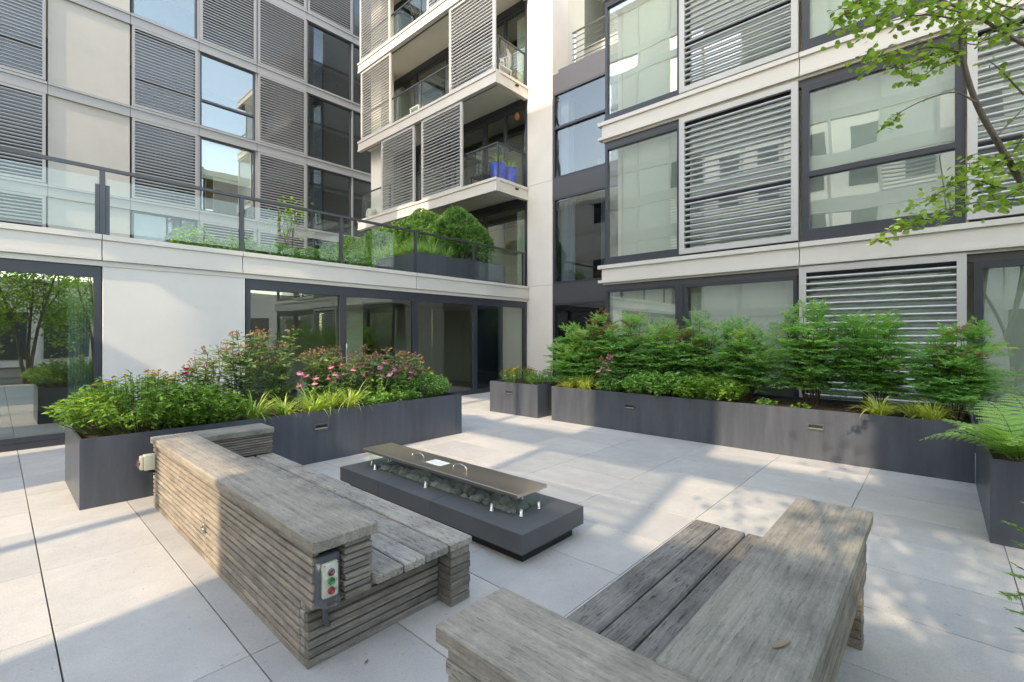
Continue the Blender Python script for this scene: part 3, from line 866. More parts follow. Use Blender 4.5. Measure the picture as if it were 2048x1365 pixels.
# long slatted back (X = 0.94)
rows = 14
hh = 0.555 / rows
for k in range(rows):
    za, zb = k * hh + .0065, (k + 1) * hh - .0055
    if k == 0: za = 0.0
    d = j(.0018)
    if zb < 0.30:
        plank(b1, 'slat', 0.945 + d, 0.975 + d, 3.64, 5.15, za, zb, 'wslat', .002)
        plank(b1, 'hatch_slat', 0.944 + j(.002), 0.973, 2.185, 3.615, za, zb, 'wslat', .002)
    else:
        plank(b1, 'slat', 0.945 + d, 0.975 + d, 2.05 + abs(j(.01)), 5.15, za, zb, 'wslat', .002)
# end faces: layers across the front end
lay = 7
for k in range(lay):
    za, zb = k * .0415 + (.0 if k == 0 else .006), (k + 1) * .0415 - .004
    plank(b1, 'slat', 0.946 + j(.002), 1.69, 2.10 + j(.0025), 2.135, za, zb, 'wx', .002)
    plank(b1, 'corner_slat', 0.945 + j(.002), 0.975, 2.137, 2.176, za, zb, 'wy', .002)
for k in range(9):
    za = .293 + k * .0295
    plank(b1, 'block', 1.075 + j(.006), 1.215 + j(.004), 2.01 + j(.008), 2.25, za + .004, za + .0255, 'wx', .002)
zc = 0
for k, t in enumerate((.045, .042, .044, .042, .04, .052, .05)):
    plank(b1, 'block', 1.70 + j(.005), 1.838 + j(.005), 2.0 + j(.006), 2.19, zc + (.004 if k else 0), zc + t, 'wx', .003)
    zc += t
box('core', 1.02, 1.66, 2.14, 5.1, .004, .315, M['black'], b1)
box('core', 0.98, 1.21, 2.26, 5.1, .318, .553, M['black'], b1)
for (a, b) in ((1.222, 1.372), (1.380, 1.506), (1.513, 1.662), (1.676, 1.836)):
    plank(b1, 'seat_plank', a, b, 1.975 + j(.006), 4.835, .318, .362, 'wy', .006)
plank(b1, 'front_board', 1.70, 1.735, 2.20, 5.12, 0.02, .316, 'wy', .003)
plank(b1, 'top_board', 0.925, 1.238, 1.995, 5.165, .556, .612, 'wtopy', .006)
plank(b1, 'top_board', 1.241, 1.845, 4.825, 5.163, .556, .612, 'wtopx', .006)
for k in range(8):
    za = .364 + k * .024
    plank(b1, 'slat', 1.242, 1.835 + j(.004), 4.845 + j(.003), 4.875, za + .004, za + .0205, 'wx', .0015)
box('core', 1.23, 1.81, 4.88, 5.13, .3, .553, M['black'], b1)
for k in range(13):
    za = k * hh
    plank(b1, 'slat', 0.98, 1.83, 5.118 + j(.002), 5.15, za + .004, za + hh, 'wx', .002)

b2 = thing('bench', 'weathered wooden L-shaped bench in the foreground with a dry leaf on its back', 'bench', (1.9, .7, 0))
for k in range(12):
    za = k * .0462
    plank(b2, 'slat', 0.93 + j(.004), 0.962, 0.28, 1.12 + j(.005), za + (.004 if k else 0), za + .0462, 'wy', .003)
    plank(b2, 'slat', 0.965, 1.19, 1.085, 1.118 + j(.004), za + .004, za + .0462, 'wx', .003)
for k in range(6):
    za = .27 + k * .0475
    plank(b2, 'slat', 0.97, 2.955 + j(.006), .268 + j(.005), .30, za + .003, za + .0465, 'wx', .003)
box('core', 0.97, 1.17, .31, 1.08, .004, .553, M['black'], b2)
box('core', 1.18, 2.70, .56, .98, .004, .315, M['black'], b2)
box('core', 1.18, 2.90, .31, .50, .28, .553, M['black'], b2)
for (a, b) in ((0.975, 1.125), (0.832, 0.966), (0.686, 0.822), (0.535, 0.678)):
    plank(b2, 'seat_plank', 1.215, 2.935 + j(.012), a, b, .318, .362, 'wdark', .008)
plank(b2, 'top_board', 0.912, 1.218, .245, 1.152, .556, .612, 'wtopy', .006)
plank(b2, 'top_board', 1.221, 2.995, .246, .582, .556, .612, 'wtopx', .006)
zc = 0
for k in range(6):
    plank(b2, 'block', 2.78 + j(.004), 2.86 + j(.006), .275 + j(.004), .50, zc + (.004 if k else 0), zc + .045, 'wx', .003)
    plank(b2, 'block', 2.74, 2.88 + j(.006), .80, 1.10 + j(.006), zc + (.004 if k else 0), zc + .052, 'wx', .003)
    zc += .045 if k < 5 else 0

# dry leaf on the bench back, fallen leaves on the paving
def dry_leaf(label, x, y, z, L, ang, curl=.12):
    bm = bmesh.new()
    n = 7
    ca, sa = math.cos(ang), math.sin(ang)
    R3 = []
    for k in range(n + 1):
        t = k / n
        w = .12 * L * math.sin(math.pi * min(1, t * 1.02 + .02)) ** .8 + .002
        zz = z + .004 + curl * L * (t - .5) ** 2
        R3.append([bm.verts.new((x + ca * L * (t - .5) - sa * s * w, y + sa * L * (t - .5) + ca * s * w, zz + abs(s) * .35 * w)) for s in (-1, 0, 1)])
    for a, b in zip(R3, R3[1:]):
        bm.faces.new((a[0], b[0], b[1], a[1]))
        bm.faces.new((a[1], b[1], b[2], a[2]))
    me = bm_mesh(bm, 'dry_leaf', True)
    at_ = me.attributes.new('rnd', 'FLOAT', 'POINT')
    at_.data.foreach_set('value', [rb_.random()] * len(me.vertices))
    tag(put('dry_leaf', me, M['dryleaf']), label, 'leaf')
dry_leaf('curled dry leaf lying on the back of the foreground bench', 1.52, .335, .612, .075, -.35)
dry_leaf('small brown leaf on the paving by the fern planter corner', 6.55, -.21, 0.0, .06, .9)
dry_leaf('tiny brown leaf in the angle where two planters meet', 6.62, -.16, 0.0, .05, 2.2)
dry_leaf('small dry leaf on the paving in front of the long right planter', 5.9, .85, 0.0, .05, .1)
dry_leaf('brown crumb of leaf on the paving at the near end of the slatted bench', 1.15, 1.95, 0.0, .03, .6)
dry_leaf('dry leaf scrap on the paving between slatted bench and fire table', 3.5, 3.9, 0.0, .04, 1.2)

# padlock on the bench hatch
pl = thing('padlock', 'small steel padlock hanging on the hatch of the slatted bench', 'padlock', (.93, 3.63, .2))
bm = bmesh.new(); add_box(bm, .922, .942, 3.605, 3.655, .195, .228); bevel(bm, .006, 2)
put('body', bm_mesh(bm, 'lock', True), M['chrome'], pl)
bm = bmesh.new()
add_tube(bm, [(.933, 3.63 + .018 * math.cos(a), .226 + .03 * math.sin(a)) for a in np.linspace(0, math.pi, 9)], .0035, 6)
put('shackle', bm_mesh(bm, 'shackle', True), M['chrome'], pl)
plank(b1, 'hatch_strip', 0.945, 0.972, 3.618, 3.637, 0.0, .29, 'wslat', .002)

# control box on the end of the slatted bench
cb = thing('control_box', 'grey control box with red and green push buttons on the bench end', 'control box', (1.01, 2.0, .29))
bm = bmesh.new(); add_box(bm, .955, 1.068, 2.035, 2.095, .300, .515); bevel(bm, .008, 2)
put('back_box', bm_mesh(bm, 'bb', True), M['conduit'], cb)
pa = .974, 1.052
bm = bmesh.new(); add_box(bm, .976, 1.046, 2.012, 2.034, .335, .488); bevel(bm, .004, 2)
fp = put('face_plate', bm_mesh(bm, 'fp'), M['ivory'], cb)
for z, m, nm in ((.448, 'dred', 'red_button'), (.408, 'green', 'green_button'), (.366, 'red', 'red_button')):
    bm = bmesh.new()
    n = 18
    prof = [(.0165, 2.0119), (.0165, 2.004), (.0145, 2.001)]
    rings = [[bm.verts.new((1.011 + r * math.cos(2 * math.pi * q / n), y, z + r * math.sin(2 * math.pi * q / n))) for q in range(n)] for r, y in prof]
    for a, b in zip(rings, rings[1:]):
        for q in range(n):
            bm.faces.new((a[q], b[q], b[(q + 1) % n], a[(q + 1) % n]))
    bm.faces.new(rings[-1])
    put(nm, bm_mesh(bm, nm, True), M[m], cb)
bm = bmesh.new()
add_box(bm, 1.036, 1.0375, 2.0105, 2.0118, .402, .414)
put('mark_I', bm_mesh(bm, 'I'), M['print'], fp)
bm = bmesh.new()
add_tube(bm, [(1.0365 + .004 * math.cos(a), 2.0112, .368 + .006 * math.sin(a)) for a in np.linspace(0, 2 * math.pi, 13)], .0008, 4, cap=False)
put('mark_O', bm_mesh(bm, 'O'), M['print'], fp)
for x, z in ((.981, .340), (1.041, .340), (.981, .483), (1.041, .483)):
    bm = bmesh.new(); add_box(bm, x - .002, x + .002, 2.0095, 2.0119, z - .002, z + .002)
    put('screw', bm_mesh(bm, 'screw'), M['chrome'], fp)
# bowed clear cover
bm = bmesh.new()
n = 12
A_, B_ = [], []
for k in range(n + 1):
    t = k / n
    x = .952 + .119 * t
    y = 2.034 - .044 * math.sin(math.pi * t) ** .6
    A_.append((bm.verts.new((x, y, .300)), bm.verts.new((x, y, .498 + .0))))
    x2 = .9545 + .114 * t
    y2 = 2.034 - .041 * math.sin(math.pi * t) ** .6
    B_.append((bm.verts.new((x2, y2, .303)), bm.verts.new((x2, y2, .498))))
for k in range(n):
    bm.faces.new((A_[k][0], A_[k + 1][0], A_[k + 1][1], A_[k][1]))
    bm.faces.new((A_[k][1], A_[k + 1][1], B_[k + 1][1], B_[k][1]))
bm.faces.new([a[0] for a in reversed(A_)])
put('clear_cover', bm_mesh(bm, 'cover', True), M['clear'], cb)
bm = bmesh.new()
add_tube(bm, [(1.0, 2.05, .299), (1.0, 2.045, .27), (1.008, 2.06, .24), (1.018, 2.085, .2), (1.03, 2.088, .175), (1.04, 2.098, .165)], .012, 10)
put('cable', bm_mesh(bm, 'cable', True), M['conduit'], cb)

# emergency stop box at the far end of the bench back
eb = thing('stop_button_box', 'ivory switch box with a domed red button at the far bench corner', 'switch box', (.9, 5.1, .36))
bm = bmesh.new(); add_box(bm, .862, .943, 5.045, 5.125, .345, .475); bevel(bm, .008, 2)
put('housing', bm_mesh(bm, 'hs', True), M['ivory'], eb)
bm = bmesh.new(); add_box(bm, .838, .861, 5.052, 5.118, .352, .468); bevel(bm, .006, 2)
put('lid', bm_mesh(bm, 'lid', True), M['ivory'], eb)
def dome(par, name, x, y, z, r, mat, q=1.0):
    bm = bmesh.new()
    n, m = 14, 6
    rings = []
    for i in range(m):
        a = math.pi / 2 * i / m
        rings.append([bm.verts.new((x - q * r * math.sin(a), y + r * math.cos(a) * math.cos(2 * math.pi * k / n), z + r * math.cos(a) * math.sin(2 * math.pi * k / n))) for k in range(n)])
    tip = bm.verts.new((x - q * r, y, z))
    for a, b in zip(rings, rings[1:]):
        for k in range(n):
            bm.faces.new((a[k], a[(k + 1) % n], b[(k + 1) % n], b[k]))
    for k in range(n):
        bm.faces.new((rings[-1][k], rings[-1][(k + 1) % n], tip))
    put(name, bm_mesh(bm, name, True), mat, par)
dome(eb, 'red_button', .8375, 5.085, .41, .022, M['red'], .6)
dome(eb, 'clear_dome', .8375, 5.085, .41, .042, M['clear'], .75)
bm = bmesh.new()
add_tube(bm, [(.905, 5.1, .345), (.908, 5.1, .325), (.93, 5.1, .318), (.944, 5.1, .312)], .009, 8)
put('cable', bm_mesh(bm, 'cable', True), M['black'], eb)

# ------------------------------------------------------------------ fire table
ft = thing('fire_table', 'low dark granite fire table with glass guard around a trough of stones', 'fire table', (2.64, 3.2, 0))
box('plinth', 2.36, 2.93, 2.05, 4.31, -.002, .082, M['black'], ft)
sx0, sx1, sy0, sy1, sz0, sz1 = 2.29, 3.0, 1.995, 4.37, .083, .215
tx0, tx1, ty0, ty1 = 2.52, 2.755, 2.28, 4.12
cuts = [sy0, 2.95, 3.68, sy1]
for k in range(3):
    a, b = cuts[k] + (.0022 if k else 0), cuts[k + 1] - (.0022 if k < 2 else 0)
    bm = bmesh.new()
    ta, tb = max(a, ty0), min(b, ty1)
    add_box(bm, sx0, tx0, a, b, sz0, sz1)
    add_box(bm, tx1, sx1, a, b, sz0, sz1)
    if k == 0: add_box(bm, tx0, tx1, a, ty0, sz0, sz1)
    if k == 2: add_box(bm, tx0, tx1, ty1, b, sz0, sz1)
    bmesh.ops.remove_doubles(bm, verts=bm.verts, dist=.0002)
    put('granite_slab', bm_mesh(bm, 'slab'), M['granite'], ft)
box('trough', tx0 + .002, tx1 - .002, ty0 + .002, ty1 - .002, .09, .165, M['black'], ft)
gx0, gx1, gy0, gy1 = 2.485, 2.775, 2.235, 4.16
gz0, gz1 = .222, .362
for q in ((gx0, gx0 + .008, gy0, gy1), (gx1 - .008, gx1, gy0, gy1), (gx0 + .009, gx1 - .009, gy0, gy0 + .008), (gx0 + .009, gx1 - .009, gy1 - .008, gy1)):
    box('glass_panel', *q, gz0, gz1, M['glasstable'], ft)
for (x, y) in ((2.462, 4.02), (2.462, 3.23), (2.462, 2.44), (2.53, 2.212), (2.73, 2.212), (2.798, 2.44), (2.798, 3.23), (2.798, 4.02), (2.53, 4.183), (2.73, 4.183)):
    bm = bmesh.new()
    add_lathe(bm, [(.020, .2152), (.020, .222), (.013, .223), (.013, .267), (.011, .27)], x, y, 14)
    put('glass_clamp', bm_mesh(bm, 'clamp', True), M['chrome'], ft)
rs = random.Random(3)
def stone_mesh(seed):
    bm = bmesh.new()
    bmesh.ops.create_icosphere(bm, subdivisions=2, radius=1)
    r = random.Random(seed)
    ph = [r.uniform(0, 6) for _ in range(6)]
    for v in bm.verts:
        c = v.co
        s = 1 + .10 * math.sin(2.3 * c.x + ph[0]) + .10 * math.sin(2.7 * c.y + ph[1]) + .08 * math.sin(3.1 * c.z + ph[2])
        v.co = Vector((c.x * s, c.y * s * 1.2, c.z * s * .82))
    me = bm_mesh(bm, 'stone', True)
    me.materials.append(M['pebble'])
    return me
SM = [stone_mesh(k) for k in range(6)]
y = ty0 + .07
n_st = 0
while y < ty1 - .06:
    for lane in range(2):
        r = rs.uniform(.034, .054)
        x = (tx0 + .066, tx1 - .066)[lane] + rs.uniform(-.01, .01)
        o = link('river_stone', SM[rs.randrange(6)], (x, y + rs.uniform(-.015, .015), .163 + r * .80))
        o.scale = (r * .95, r * .86, r)
        o.rotation_euler = (rs.uniform(-.25, .25), rs.uniform(-.25, .25), rs.uniform(0, 6))
        tag(o, 'rounded grey river stone in the glass-sided trough of the fire table', 'stone', 'stones in the fire table trough')
        n_st += 1
    y += rs.uniform(.075, .098)
ld = thing('steel_cover', 'flat brushed steel cover with two handles resting on the glass guard', 'cover', (2.63, 3.2, .362))
bm = bmesh.new(); add_box(bm, 2.462, 2.797, 2.185, 4.25, .3625, .388); bevel(bm, .0025, 1)
put('plate', bm_mesh(bm, 'plate'), M['steel'], ld)
for y in (3.56, 2.98):
    bm = bmesh.new()
    add_tube(bm, [(2.63, y - .085, .3882), (2.63, y - .083, .409)] + [(2.63, y + .083 * t, .410 + .017 * (1 - t * t)) for t in np.linspace(-1, 1, 9)] + [(2.63, y + .083, .409), (2.63, y + .085, .3882)], .006, 8)
    put('handle', bm_mesh(bm, 'handle', True), M['chrome'], ld)
nt_ = box('paper_notice', 2.565, 2.685, 3.17, 3.37, .3882, .389, M['paper'], ld)
for k in range(7):
    box('text_line', 2.58, 2.67 - (k % 3) * .012, 3.192 + k * .024, 3.197 + k * .024, .38905, .3892, M['conduit'], nt_)

# ------------------------------------------------------------------ foliage
def nrm(a):
    return a / np.maximum(np.linalg.norm(a, axis=-1, keepdims=True), 1e-9)
# leaf templates: x along the leaf (0..1), y across (-1..1), z lift; triangles
T_LANCE = (np.array([(0, 0, 0), (.4, 1, .06), (.45, 0, -.02), (.4, -1, .06), (1, 0, -.12)], float),
           np.array([(0, 2, 1), (0, 3, 2), (1, 2, 4), (2, 3, 4)]))
T_OVAL = (np.array([(0, 0, 0), (.25, .8, .05), (.25, -.8, .05), (.62, .9, .03), (.62, -.9, .03), (1, 0, -.10), (.45, 0, -.03)], float),
          np.array([(0, 6, 1), (0, 2, 6), (1, 6, 3), (2, 4, 6), (3, 6, 5), (6, 4, 5)]))
T_QUAD = (np.array([(0, .35, 0), (0, -.35, 0), (.7, -1, .0), (.7, 1, .0), (1, 0, -.05)], float),
          np.array([(0, 1, 2), (0, 2, 3), (3, 2, 4)]))
class LB:
    """collects leaf triangles"""
    def __init__(s):
        s.v, s.f, s.r, s.n = [], [], [], 0
    def add(s, P, Dr, U, L, W, T=T_LANCE, rnd=None):
        P = np.asarray(P, float); n = len(P)
        if n == 0: return
        Dr = nrm(np.asarray(Dr, float)); U = np.asarray(U, float)
        S = nrm(np.cross(U, Dr)); Nn = np.cross(Dr, S)
        L = np.broadcast_to(np.asarray(L, float), (n,)); W = np.broadcast_to(np.asarray(W, float), (n,))
        tv, tf = T
        V = (P[:, None, :] + Dr[:, None, :] * (tv[None, :, 0, None] * L[:, None, None])
             + S[:, None, :] * (tv[None, :, 1, None] * W[:, None, None]) + Nn[:, None, :] * (tv[None, :, 2, None] * L[:, None, None]))
        k = len(tv)
        s.v.append(V.reshape(-1, 3))
        s.f.append((tf[None] + (np.arange(n) * k)[:, None, None]).reshape(-1, 3) + s.n)
        if rnd is None: rnd = RNG.random(n)
        s.r.append(np.repeat(np.clip(np.broadcast_to(rnd, (n,)), 0, 1), k))
        s.n += n * k
    def blades(s, P, az, L, el, droop, W, seg=7, rnd=None):
        """arching strap leaves"""
        P = np.asarray(P, float); n = len(P)
        t = np.linspace(0, 1, seg + 1)
        ang = el[:, None] - droop[:, None] * t[None] ** 1.3
        dx = np.cos(ang); dz = np.sin(ang)
        st = (L / seg)[:, None]
        hx = np.concatenate([np.zeros((n, 1)), np.cumsum(dx[:, :-1] * st, 1)], 1)
        hz = np.concatenate([np.zeros((n, 1)), np.cumsum(dz[:, :-1] * st, 1)], 1)
        ca, sa = np.cos(az)[:, None], np.sin(az)[:, None]
        C = np.stack([P[:, 0:1] + ca * hx, P[:, 1:2] + sa * hx, P[:, 2:3] + hz], -1)
        w = np.broadcast_to(np.asarray(W, float), (n,))[:, None] * np.minimum(1, np.minimum(.5 + 3 * t, 2.2 * (1 - t) + .03))[None]
        S = np.stack([-sa * w, ca * w, np.zeros_like(w)], -1)
        V = np.stack([C + S, C - S], 2).reshape(n, -1, 3)
        k = V.shape[1]
        f = []
        for i in range(seg):
            a = 2 * i
            f += [(a, a + 1, a + 3), (a, a + 3, a + 2)]
        f = np.array(f)
        s.v.append(V.reshape(-1, 3))
        s.f.append((f[None] + (np.arange(n) * k)[:, None, None]).reshape(-1, 3) + s.n)
        if rnd is None: rnd = RNG.random(n)
        s.r.append(np.repeat(np.clip(rnd, 0, 1), k))
        s.n += n * k
    def mesh(s, name='leaves'):
        V = np.concatenate(s.v); Fc = np.concatenate(s.f).astype(np.int32); r = np.concatenate(s.r)
        me = bpy.data.meshes.new(name)
        me.vertices.add(len(V)); me.vertices.foreach_set('co', V.astype(np.float32).ravel())
        me.loops.add(Fc.size); me.loops.foreach_set('vertex_index', Fc.ravel())
        me.polygons.add(len(Fc)); me.polygons.foreach_set('loop_start', np.arange(0, Fc.size, 3, dtype=np.int32))
        me.polygons.foreach_set('loop_total', np.full(len(Fc), 3, np.int32))
        a = me.attributes.new('rnd', 'FLOAT', 'POINT'); a.data.foreach_set('value', r.astype(np.float32))
        me.update(calc_edges=True)
        return me
RNG = np.random.default_rng(7)
def sph(n):
    v = RNG.normal(size=(n, 3)); return nrm(v)
def perp_up(D):
    U = np.tile(np.array([0, 0, 1.0]), (len(D), 1)) + RNG.normal(size=D.shape) * .35
    return U
GH = 0.565      # top of mulch in ground planters

def daisy(P, size, npet, par, mat, droop=.3, tilt=.35, w=.3, ch=.25, cr=.25):
    """every bloom is a part of its plant, its cone a sub-part"""
    for p in P:
        lb = LB()
        nz = nrm(np.array([[RNG.normal() * tilt, RNG.normal() * tilt, 1.0]]))[0]
        a = nrm(np.cross(nz, [0.3, 1, 0.1])[None])[0]; b = np.cross(nz, a)
        th = np.arange(npet) * 2 * math.pi / npet + RNG.random()
        Dd = np.cos(th)[:, None] * a + np.sin(th)[:, None] * b - droop * nz
        lb.add(np.tile(p, (npet, 1)) + Dd * size * .15, Dd, np.tile(nz, (npet, 1)), size * .85, size * w, T_QUAD, RNG.random(npet) * .5 + RNG.random() * .5)
        f = put('flower', lb.mesh('flower'), M[mat], par)
        put('flower_centre', cones([p], size * cr, size * ch), M['f_cone'], f)
def cones(P, r, h):
    bm = bmesh.new()
    for p in P:
        add_lathe(bm, [(r, p[2] - h * .2), (r * .9, p[2] + h * .4), (r * .45, p[2] + h * .9), (.0005, p[2] + h)], p[0], p[1], 7, cap=False)
    return bm_mesh(bm, 'cone', True)

def mound(name, label, cat, c, rx, ry, h, n, leaf=.06, wid=.011, mat='l_mound', group=None, flowers=None, base=GH, T=T_LANCE):
    """a dense leafy clump: many short stems fanned through a dome, leaves along them"""
    t = thing(name, label, cat, (c[0], c[1], base), group)
    lb = LB(); bm = bmesh.new()
    ns = max(12, n // 14)
    th = RNG.random(ns) * 2 * math.pi; rr = np.sqrt(RNG.random(ns))
    tips = []
    for k in range(ns):
        e = np.array([math.cos(th[k]) * rr[k] * rx, math.sin(th[k]) * rr[k] * ry, 0])
        b0 = np.array([c[0], c[1], base - .03]) + e * .55
        hh_ = h * (math.sqrt(max(.05, 1 - .75 * rr[k] ** 2))) * RNG.uniform(.8, 1.06)
        tip = np.array([c[0], c[1], base]) + e * 1.0 + np.array([0, 0, hh_])
        mid = (b0 + tip) / 2 + e * .12
        add_tube(bm, [b0, mid, tip], [.004, .003, .002], 3, cap=False)
        tips.append(tip)
        m = 14
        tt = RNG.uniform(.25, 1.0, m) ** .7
        P = b0 * ((1 - tt) ** 2)[:, None] + 2 * mid * ((1 - tt) * tt)[:, None] + tip * (tt ** 2)[:, None]
        az = RNG.random(m) * 2 * math.pi
        out = e / (np.linalg.norm(e) + .05)
        Dd = np.stack([np.cos(az), np.sin(az), RNG.uniform(-.45, .85, m)], 1) + out * .35
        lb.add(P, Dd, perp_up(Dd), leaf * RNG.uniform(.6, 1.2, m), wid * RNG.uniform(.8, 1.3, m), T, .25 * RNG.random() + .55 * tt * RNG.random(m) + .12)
    put('stems', bm_mesh(bm, 'stems'), M['stem'], t)
    put('foliage', lb.mesh(), M[mat], t)
    tips = np.array(tips)
    if flowers:
        fm, nf, size, npet, zsel = flowers
        o = tips[:, 2] + RNG.random(len(tips)) * zsel - .6 * zsel * 0
        idx = np.argsort(-o)[:nf]
        FP = tips[idx] + np.array([0, 0, .025])
        daisy(FP, size, npet, t, fm)
    return t
def liriope(label, c, n=90, L=.3, mat='l_liri', base=GH):
    t = thing('liriope_clump', label, 'grass clump', (c[0], c[1], base), 'strap-leaved clumps in the planters')
    lb = LB()
    az = RNG.random(n) * 2 * math.pi
    r = RNG.random(n) ** .7 * .05
    P = np.stack([c[0] + np.cos(az) * r, c[1] + np.sin(az) * r, np.full(n, base - .02)], 1)
    lb.blades(P, az + RNG.normal(size=n) * .3, L * RNG.uniform(.6, 1.15, n), RNG.uniform(.75, 1.45, n), RNG.uniform(.9, 2.3, n), .0055, 7)
    put('blades', lb.mesh(), M[mat], t)
    return t
def nandina(label, c, h, spread=.5, canes=9, bronze=0.0, base=GH, dens=1.0):
    t = thing('nandina_bush', label, 'bush', (c[0], c[1], base), 'tall feathery bushes along the right planter')
    bm = bmesh.new(); lb = LB(); lt = LB()
    for k in range(canes):
        a0 = 2 * math.pi * k / canes + RNG.normal() * .4
        hh_ = h * RNG.uniform(.55, 1.0) if k else h
        lean = spread * RNG.uniform(.2, .9) * (1.15 - .5 * hh_ / h)
        b0 = np.array([c[0] + .07 * math.cos(a0), c[1] + .07 * math.sin(a0), base - .03])
        top = np.array([c[0] + lean * math.cos(a0), c[1] + lean * math.sin(a0), base + hh_ * .86])
        mid = (b0 + top) / 2 + np.array([0, 0, .05])
        pts = [b0 * (1 - s) ** 2 + 2 * mid * s * (1 - s) + top * s * s for s in np.linspace(0, 1, 6)]
        add_tube(bm, pts, [.008, .0075, .007, .006, .005, .003], 5, cap=False)
        nf = int((12 + 12 * hh_ / h) * dens)
        for f in range(nf):
            s = .22 + .78 * (f + RNG.random()) / nf
            p = b0 * (1 - s) ** 2 + 2 * mid * s * (1 - s) + top * s * s
            az = RNG.random() * 6.283
            tipf = s > .86
            el = RNG.uniform(.15, .7) + (.55 if tipf else 0)
            Lf = RNG.uniform(.24, .40) * (1.05 - .35 * s)
            d = np.array([math.cos(az) * math.cos(el), math.sin(az) * math.cos(el), math.sin(el)])
            side = np.cross(d, [0, 0, 1.0]); side /= np.linalg.norm(side)
            shade = np.clip(RNG.normal(.28 + .2 * s, .12), 0.02, .72)
            if RNG.random() < .03: shade = .95
            tgt = lt if (tipf and RNG.random() < bronze) else lb
            for q in range(8):
                u = .22 + .78 * q / 7
                pp = p + d * Lf * u + np.array([0, 0, -.30 * Lf * u * u])
                sg = 1 if q % 2 else -1
                if q == 7: sd = d
                else: sd = d * .55 + side * sg * .8 + np.array([0, 0, RNG.uniform(-.15, .2)])
                sd = sd / np.linalg.norm(sd)
                Ls = Lf * (.48 - .16 * u)
                m = 7
                uu = np.array([.3, .34, .58, .62, .84, .88, 1.0])
                P = pp + sd * (Ls * uu)[:, None] + np.array([0, 0, -1.0]) * (.15 * Ls * uu ** 2)[:, None]
                s2 = np.cross(sd, [0, 0, 1.0]); s2 /= (np.linalg.norm(s2) + 1e-6)
                sg2 = np.array([1, -1, 1, -1, 1, -1, 0])
                Dd = sd * .7 + s2 * sg2[:, None] * .75 + np.array([0, 0, -.12]) + RNG.normal(size=(m, 3)) * .16
                Dd[-1] = sd
                tgt.add(P, Dd, perp_up(Dd), 0.055 * RNG.uniform(.75, 1.25, m), .010 * RNG.uniform(.8, 1.25, m), T_LANCE, np.clip(shade + RNG.normal(size=m) * .08, 0, 1))
    put('canes', bm_mesh(bm, 'canes'), M['redstem'], t)
    put('foliage', lb.mesh(), M['l_nand'], t)
    if lt.n: put('new_growth', lt.mesh(), M['l_nandtip'], t)['kind'] = 'stuff'
    return t
def rose(label, c, h, spread=.3, canes=9, red=0, base=GH, heads=1.0):
    t = thing('rose_bush', label, 'rose bush', (c[0], c[1], base), 'rose bushes in the left planter')
    bm = bmesh.new(); lb = LB(); sp = LB()
    tops = []
    for k in range(canes):
        a0 = 2 * math.pi * k / canes + RNG.normal() * .5
        hh_ = h * RNG.uniform(.6, 1.0) if k else h
        ln = spread * RNG.uniform(.2, 1.0)
        b0 = np.array([c[0] + .05 * math.cos(a0), c[1] + .05 * math.sin(a0), base - .03])
        top = np.array([c[0] + ln * math.cos(a0), c[1] + ln * math.sin(a0), base + hh_])
        mid = (b0 + top) / 2 + np.array([.05 * RNG.normal(), .05 * RNG.normal(), 0])
        pts = [b0 * (1 - s) ** 2 + 2 * mid * s * (1 - s) + top * s * s for s in np.linspace(0, 1, 6)]
        add_tube(bm, pts, [.006, .0055, .005, .0045, .004, .003], 5, cap=False)
        nl = int(hh_ / .020)
        for f in range(nl):
            s = .12 + .84 * (f + RNG.random()) / nl
            p = b0 * (1 - s) ** 2 + 2 * mid * s * (1 - s) + top * s * s
            az = RNG.random() * 6.283; el = RNG.uniform(-.1, .5)
            d = np.array([math.cos(az) * math.cos(el), math.sin(az) * math.cos(el), math.sin(el)])
            side = np.cross(d, [0, 0, 1.0]); side /= np.linalg.norm(side)
            Lf = RNG.uniform(.07, .12)
            uu = np.array([.45, .5, .75, .8, 1.0]); sg = np.array([1, -1, 1, -1, 0])
            P = p + d * (Lf * uu)[:, None]
            Dd = d * .6 + side * sg[:, None] * .8 + RNG.normal(size=(5, 3)) * .12
            lb.add(P, Dd, perp_up(Dd), 0.05 * RNG.uniform(.8, 1.3, 5), .016 * RNG.uniform(.9, 1.2, 5), T_OVAL, np.clip(.35 + .25 * s + RNG.normal(size=5) * .16, 0, 1))
        if hh_ > .62 * h:
            nb = int(RNG.integers(8, 14) * heads)
            for q in range(nb):
                e = RNG.normal(size=3) * np.array([.045, .045, .022])
                hp = top + e + np.array([0, 0, .02])
                add_tube(bm, [top - np.array([0, 0, .05]), hp], [.002, .0015], 3, cap=False)
                m = 9
                Dd = sph(m) + np.array([0, 0, .5])
                sp.add(np.tile(hp, (m, 1)), Dd, sph(m), RNG.uniform(.010, .022, m), .005, T_QUAD, np.clip(RNG.random() * .7 + RNG.random(m) * .3, 0, 1))
        tops.append(top)
    tops = sorted(tops, key=lambda p: p[2])
    for q in range(red):
        p = tops[q % len(tops)] + np.array([-.03, -.06, .03])
        rd = LB()
        for ring, (m, l_, e) in enumerate(((9, .042, .25), (8, .036, .8), (6, .028, 1.4))):
            th = np.arange(m) * 6.283 / m + ring * .4
            Dd = np.stack([np.cos(th), np.sin(th), np.full(m, e)], 1)
            rd.add(np.tile(p, (m, 1)), Dd, np.tile([0, 0, 1.0], (m, 1)) + RNG.normal(size=(m, 3)) * .2, l_, l_ * .5, T_OVAL)
        put('red_bloom', rd.mesh(), M['f_red'], t)
    put('canes', bm_mesh(bm, 'canes'), M['stem'], t)
    put('foliage', lb.mesh(), M['l_rose'], t)
    if sp.n: put('spent_heads', sp.mesh(), M['f_spent'], t)['kind'] = 'stuff'
    return t
